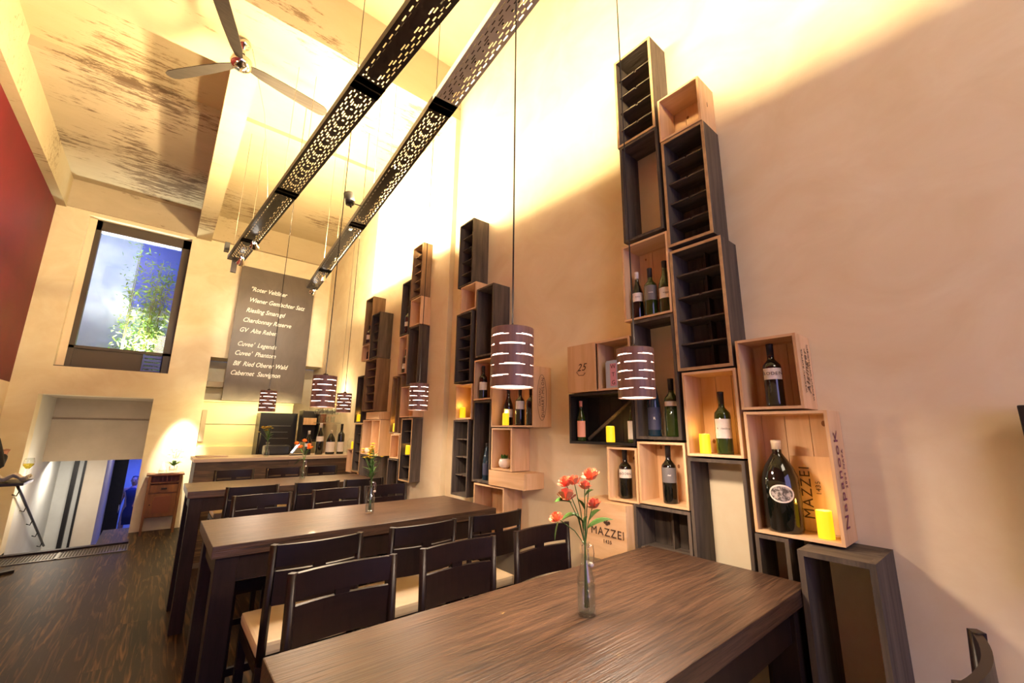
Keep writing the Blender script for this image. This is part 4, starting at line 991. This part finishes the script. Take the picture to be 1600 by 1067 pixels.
# ================================================================== ceiling fan
fn = thing('ceiling_fan', 'three-bladed metal ceiling fan under the concrete cross beam', 'fan', (.11, 3.84, 4.67))
MB().lathe([(.004, .228), (.042, .225), (.050, .20), (.040, .172), (.014, .160), (.014, .10)], 24, caps=False).build('canopy', CHROME, fn)
MB().lathe([(.012, .10), (.012, .04)], 12).build('down_rod', CHROME, fn)
MB().lathe([(.02, .05), (.075, .035), (.085, .0), (.075, -.03), (.05, -.045), (.001, -.05)], 28).build('motor_housing', CHROME, fn)
for a_ in (10, 130, 250):
    b = MB(); A = math.radians(a_); R_ = Matrix.Rotation(A, 3, 'Z'); n = 8
    top = []; 
    pr = [(.08, .030), (.16, .045), (.35, .056), (.60, .060), (.70, .056), (.735, .040), (.75, .015)]
    for s in (.004, -.004):
        top.append([(b.b.verts.new(R_ @ Vector((r, wd, s-wd*.22))), b.b.verts.new(R_ @ Vector((r, -wd, s+wd*.22)))) for r, wd in pr])
    for g in top:
        for k in range(len(pr)-1): b.b.faces.new((g[k][0], g[k+1][0], g[k+1][1], g[k][1]))
    for k in range(len(pr)-1):
        for e in (0, 1): b.b.faces.new((top[0][k][e], top[0][k+1][e], top[1][k+1][e], top[1][k][e]))
    for k in (0, len(pr)-1): b.b.faces.new((top[0][k][0], top[0][k][1], top[1][k][1], top[1][k][0]))
    b.build('blade', FANB, fn)
cdp = [(.17, 3.86, 4.88), (.36, 4.2, 4.55), (.50, 4.55, 4.1), (.56, 4.7, 3.80)]
tag(MB().tube(cdp, .0022, 5).build('fan_cable', WIRE), 'thin sagging cable from the fan canopy to the left light channel', 'cable')

# screen at the right edge
tv = thing('wall_screen', 'dark flat screen mounted on the right wall at the picture edge', 'screen', (XW, -.42, 1.16))
MB().box((-.085, -.42, 0), (-.045, .42, .53), bev=.004).build('housing', BLACK, tv)
MB().box((-.088, -.40, .02), (-.0855, .40, .51)).build('screen_face', BOTB, tv)
MB().box((-.045, -.1, .15), (-.001, .1, .4)).build('wall_mount', METALD, tv)
o = MB().lathe([(.006, 0), (.006, .02)], 8).build('wall_hook', BLACK, None, loc=(2.055, 1.775, 2.0)); tag(o, 'tiny black hook on the wall left of the half closed crate', 'hook')

# ================================================================== people
def skinned(name, verts, edges, radii, M, parent, sub=1):
    me = bpy.data.meshes.new(name); me.from_pydata(verts, edges, []); me.update()
    o = bpy.data.objects.new(name, me); C.objects.link(o); o.parent = parent
    md = o.modifiers.new('skin', 'SKIN'); md.use_smooth_shade = True
    for i, r in enumerate(radii): 
        v = me.skin_vertices[0].data[i]; rr2 = r if isinstance(r, tuple) else (r, r); v.radius = rr2
    me.skin_vertices[0].data[0].use_root = True
    sb = o.modifiers.new('sub', 'SUBSURF'); sb.levels = sub; sb.render_levels = sub
    me.materials.append(M); return o
def person(label, loc, rz, cloth, legs, arm_r, arm_l, pose=0, bare=False):
    t = thing('person', label, 'person', loc, rz)
    hands = []
    V = [(0, 0, .95), (0, 0, 1.12), (0, .01, 1.34), (0, .01, 1.46), (0, .0, 1.54),
         (.10, 0, .90), (.11, .02+pose*.5, .50), (.11, -.02+pose*.3, .09), (-.10, 0, .90), (-.11, .02-pose*.4, .50), (-.11, -.02-pose, .09),
         (.11, .16+pose*.3, .035), (-.11, .16-pose, .035), (.17, .01, 1.42), (-.17, .01, 1.42)]
    Rr = [.13, (.14, .11), (.16, .11), .07, .05, .085, .058, .042, .085, .058, .042, .032, .032, .065, .065]
    Ed = [(0, 1), (1, 2), (2, 3), (3, 4), (0, 5), (5, 6), (6, 7), (0, 8), (8, 9), (9, 10), (7, 11), (10, 12), (2, 13), (2, 14)]
    for s, pts, base in ((1, arm_r, 13), (-1, arm_l, 14)):
        prev = base
        for p, r in zip(pts, (.042, .030, .026)):
            V.append(p); Rr.append(r); Ed.append((prev, len(V)-1)); prev = len(V)-1
        hands.append(prev); nb = len(V)
        e, h = Vector(pts[-2]), Vector(pts[-1]); d = (h-e).normalized(); sd = d.cross(Vector((0, 0, 1))).normalized()
        for k in range(5):
            off = sd*(.017*(k-1.5)) if k < 4 else sd*-.04; ln = (.045, .055, .052, .042, .03)[k]
            b0 = h+off*.8+d*.035; V += [tuple(b0), tuple(b0+d*ln*.6+Vector((0, 0, -.006))), tuple(b0+d*ln+Vector((0, 0, -.018)))]; Rr += [.009, .008, .006]
            n = len(V); Ed += [(prev, n-3), (n-3, n-2), (n-2, n-1)]
    skinned('body', V, Ed, Rr, SKIN, t)
    if not bare:      # shirt, sleeves and trousers over the body, ending at neck, wrists and ankles
        fing = set()
        for hd in hands: fing |= set(range(hd, hd+16))
        keep = [i for i in range(len(V)) if i not in fing and i not in (3, 4, 11, 12)]
        ix = {o_: n_ for n_, o_ in enumerate(keep)}
        V2 = [V[i] for i in keep]; R2 = [(Rr[i][0]*1.16, Rr[i][1]*1.2) if isinstance(Rr[i], tuple) else Rr[i]*1.3 for i in keep]
        E2 = [(ix[a_], ix[b_]) for a_, b_ in Ed if a_ in ix and b_ in ix]
        for hd, el in ((hands[0], hands[0]-1), (hands[1], hands[1]-1)):
            V2.append(tuple(Vector(V[el])*.25+Vector(V[hd])*.75)); R2.append(.040); E2.append((ix[el], len(V2)-1))
        skinned('clothes', V2, E2, R2, cloth, t)
    b = MB().lathe([(.001, 1.50), (.045, 1.52), (.066, 1.58), (.075, 1.65), (.068, 1.71), (.04, 1.75), (.001, 1.76)], 16, sy=1.15)
    b.tube([(0, .075, 1.65), (0, .102, 1.625), (0, .082, 1.615)], .010, 6)
    for s in (-1, 1): b.ball((s*.077, 0, 1.64), .018, 8, 1.3)
    b.build('head', SKIN, t)
    b = MB()
    for s in (-1, 1): b.ball((s*.027, .080, 1.655), .008, 8)
    b.tube([(-.02, .080, 1.59), (.02, .080, 1.59)], .004, 5); b.build('eyes_and_mouth', HAIR, t)
    MB().lathe([(.079, 1.63), (.082, 1.69), (.06, 1.755), (.001, 1.775)], 16, (0, -.014, 0), sy=1.1, caps=False).build('hair', HAIR, t)
    for s, yy in ((1, pose*.3), (-1, -pose)): MB().box((s*.11-.045, -.09+yy, .0), (s*.11+.045, .20+yy, .075), bev=.02).build('shoe', SHOE, t)
    if bare: MB().lathe([(.19, .55), (.17, .80), (.14, 1.0), (.15, 1.2), (.18, 1.40), (.10, 1.47)], 20, sy=.75).build('dress', SKIRT, t)
    return t
person('person in dark clothes by the high table, only hand and shoe in view', (-1.43, 6.66, 0), 0, BLKC, 0,
       [(.23, .06, 1.18), (.21, .26, 1.20), (.20, .42, 1.30)], [(-.17, .02, 1.18), (-.15, .10, 1.0), (-.12, .12, .95)], pose=0)
person('distant person in a dark dress walking in the blue lit corridor', (-.27, 15.6, -1.5), 2.9, BLKC, 0,
       [(.22, .0, 1.15), (.24, .05, .92), (.24, .1, .80)], [(-.22, 0, 1.15), (-.25, -.03, .92), (-.25, -.02, .80)], pose=.12, bare=True)
ht = thing('high_table', 'small high black table at the left edge carrying napkins and a glass', 'table', (-1.30, 7.18, 0))
MB().box((-.34, -.24, .955), (.28, .24, .985), bev=.005).build('tabletop', BLACK, ht)
MB().tube([(-.1, 0, .02), (-.1, 0, .955)], .03, 12).build('pedestal', METALD, ht); MB().box((-.34, -.05, 0), (.34, .0, .03), rot=Matrix.Rotation(.55, 3, 'Z'), piv=(-.05, 0, 0)).box((-.3, -.03, 0), (.2, .03, .03), rot=Matrix.Rotation(-.9, 3, 'Z'), piv=(-.1, 0, 0)).build('base_plate', METALD, ht)
MB().box((-.3, -.20, .80), (-.0, .20, .954)).build('drawer_box', BLACK, ht)
b = MB(); n = 10
g = [[b.b.verts.new((-.15+.30*i/n, -.11+.2*j/n, .0+.024*math.sin(i*1.3)+.020*math.cos(j*1.1)+.042)) for j in range(n+1)] for i in range(n+1)]
for i in range(n):
    for j in range(n): b.b.faces.new((g[i][j], g[i+1][j], g[i+1][j+1], g[i][j+1])).smooth = True
o = b.build('rumpled_napkin', CLOTH, None, loc=(-1.16, 7.14, .989)); md = o.modifiers.new('s', 'SOLIDIFY'); md.thickness = .008
tag(o, 'rumpled cream napkin lying on the high black table', 'napkin')
wineglass('glass of white wine on the high table at the left edge', (-1.08, 7.36, .9855), False, None, 1.35, True)
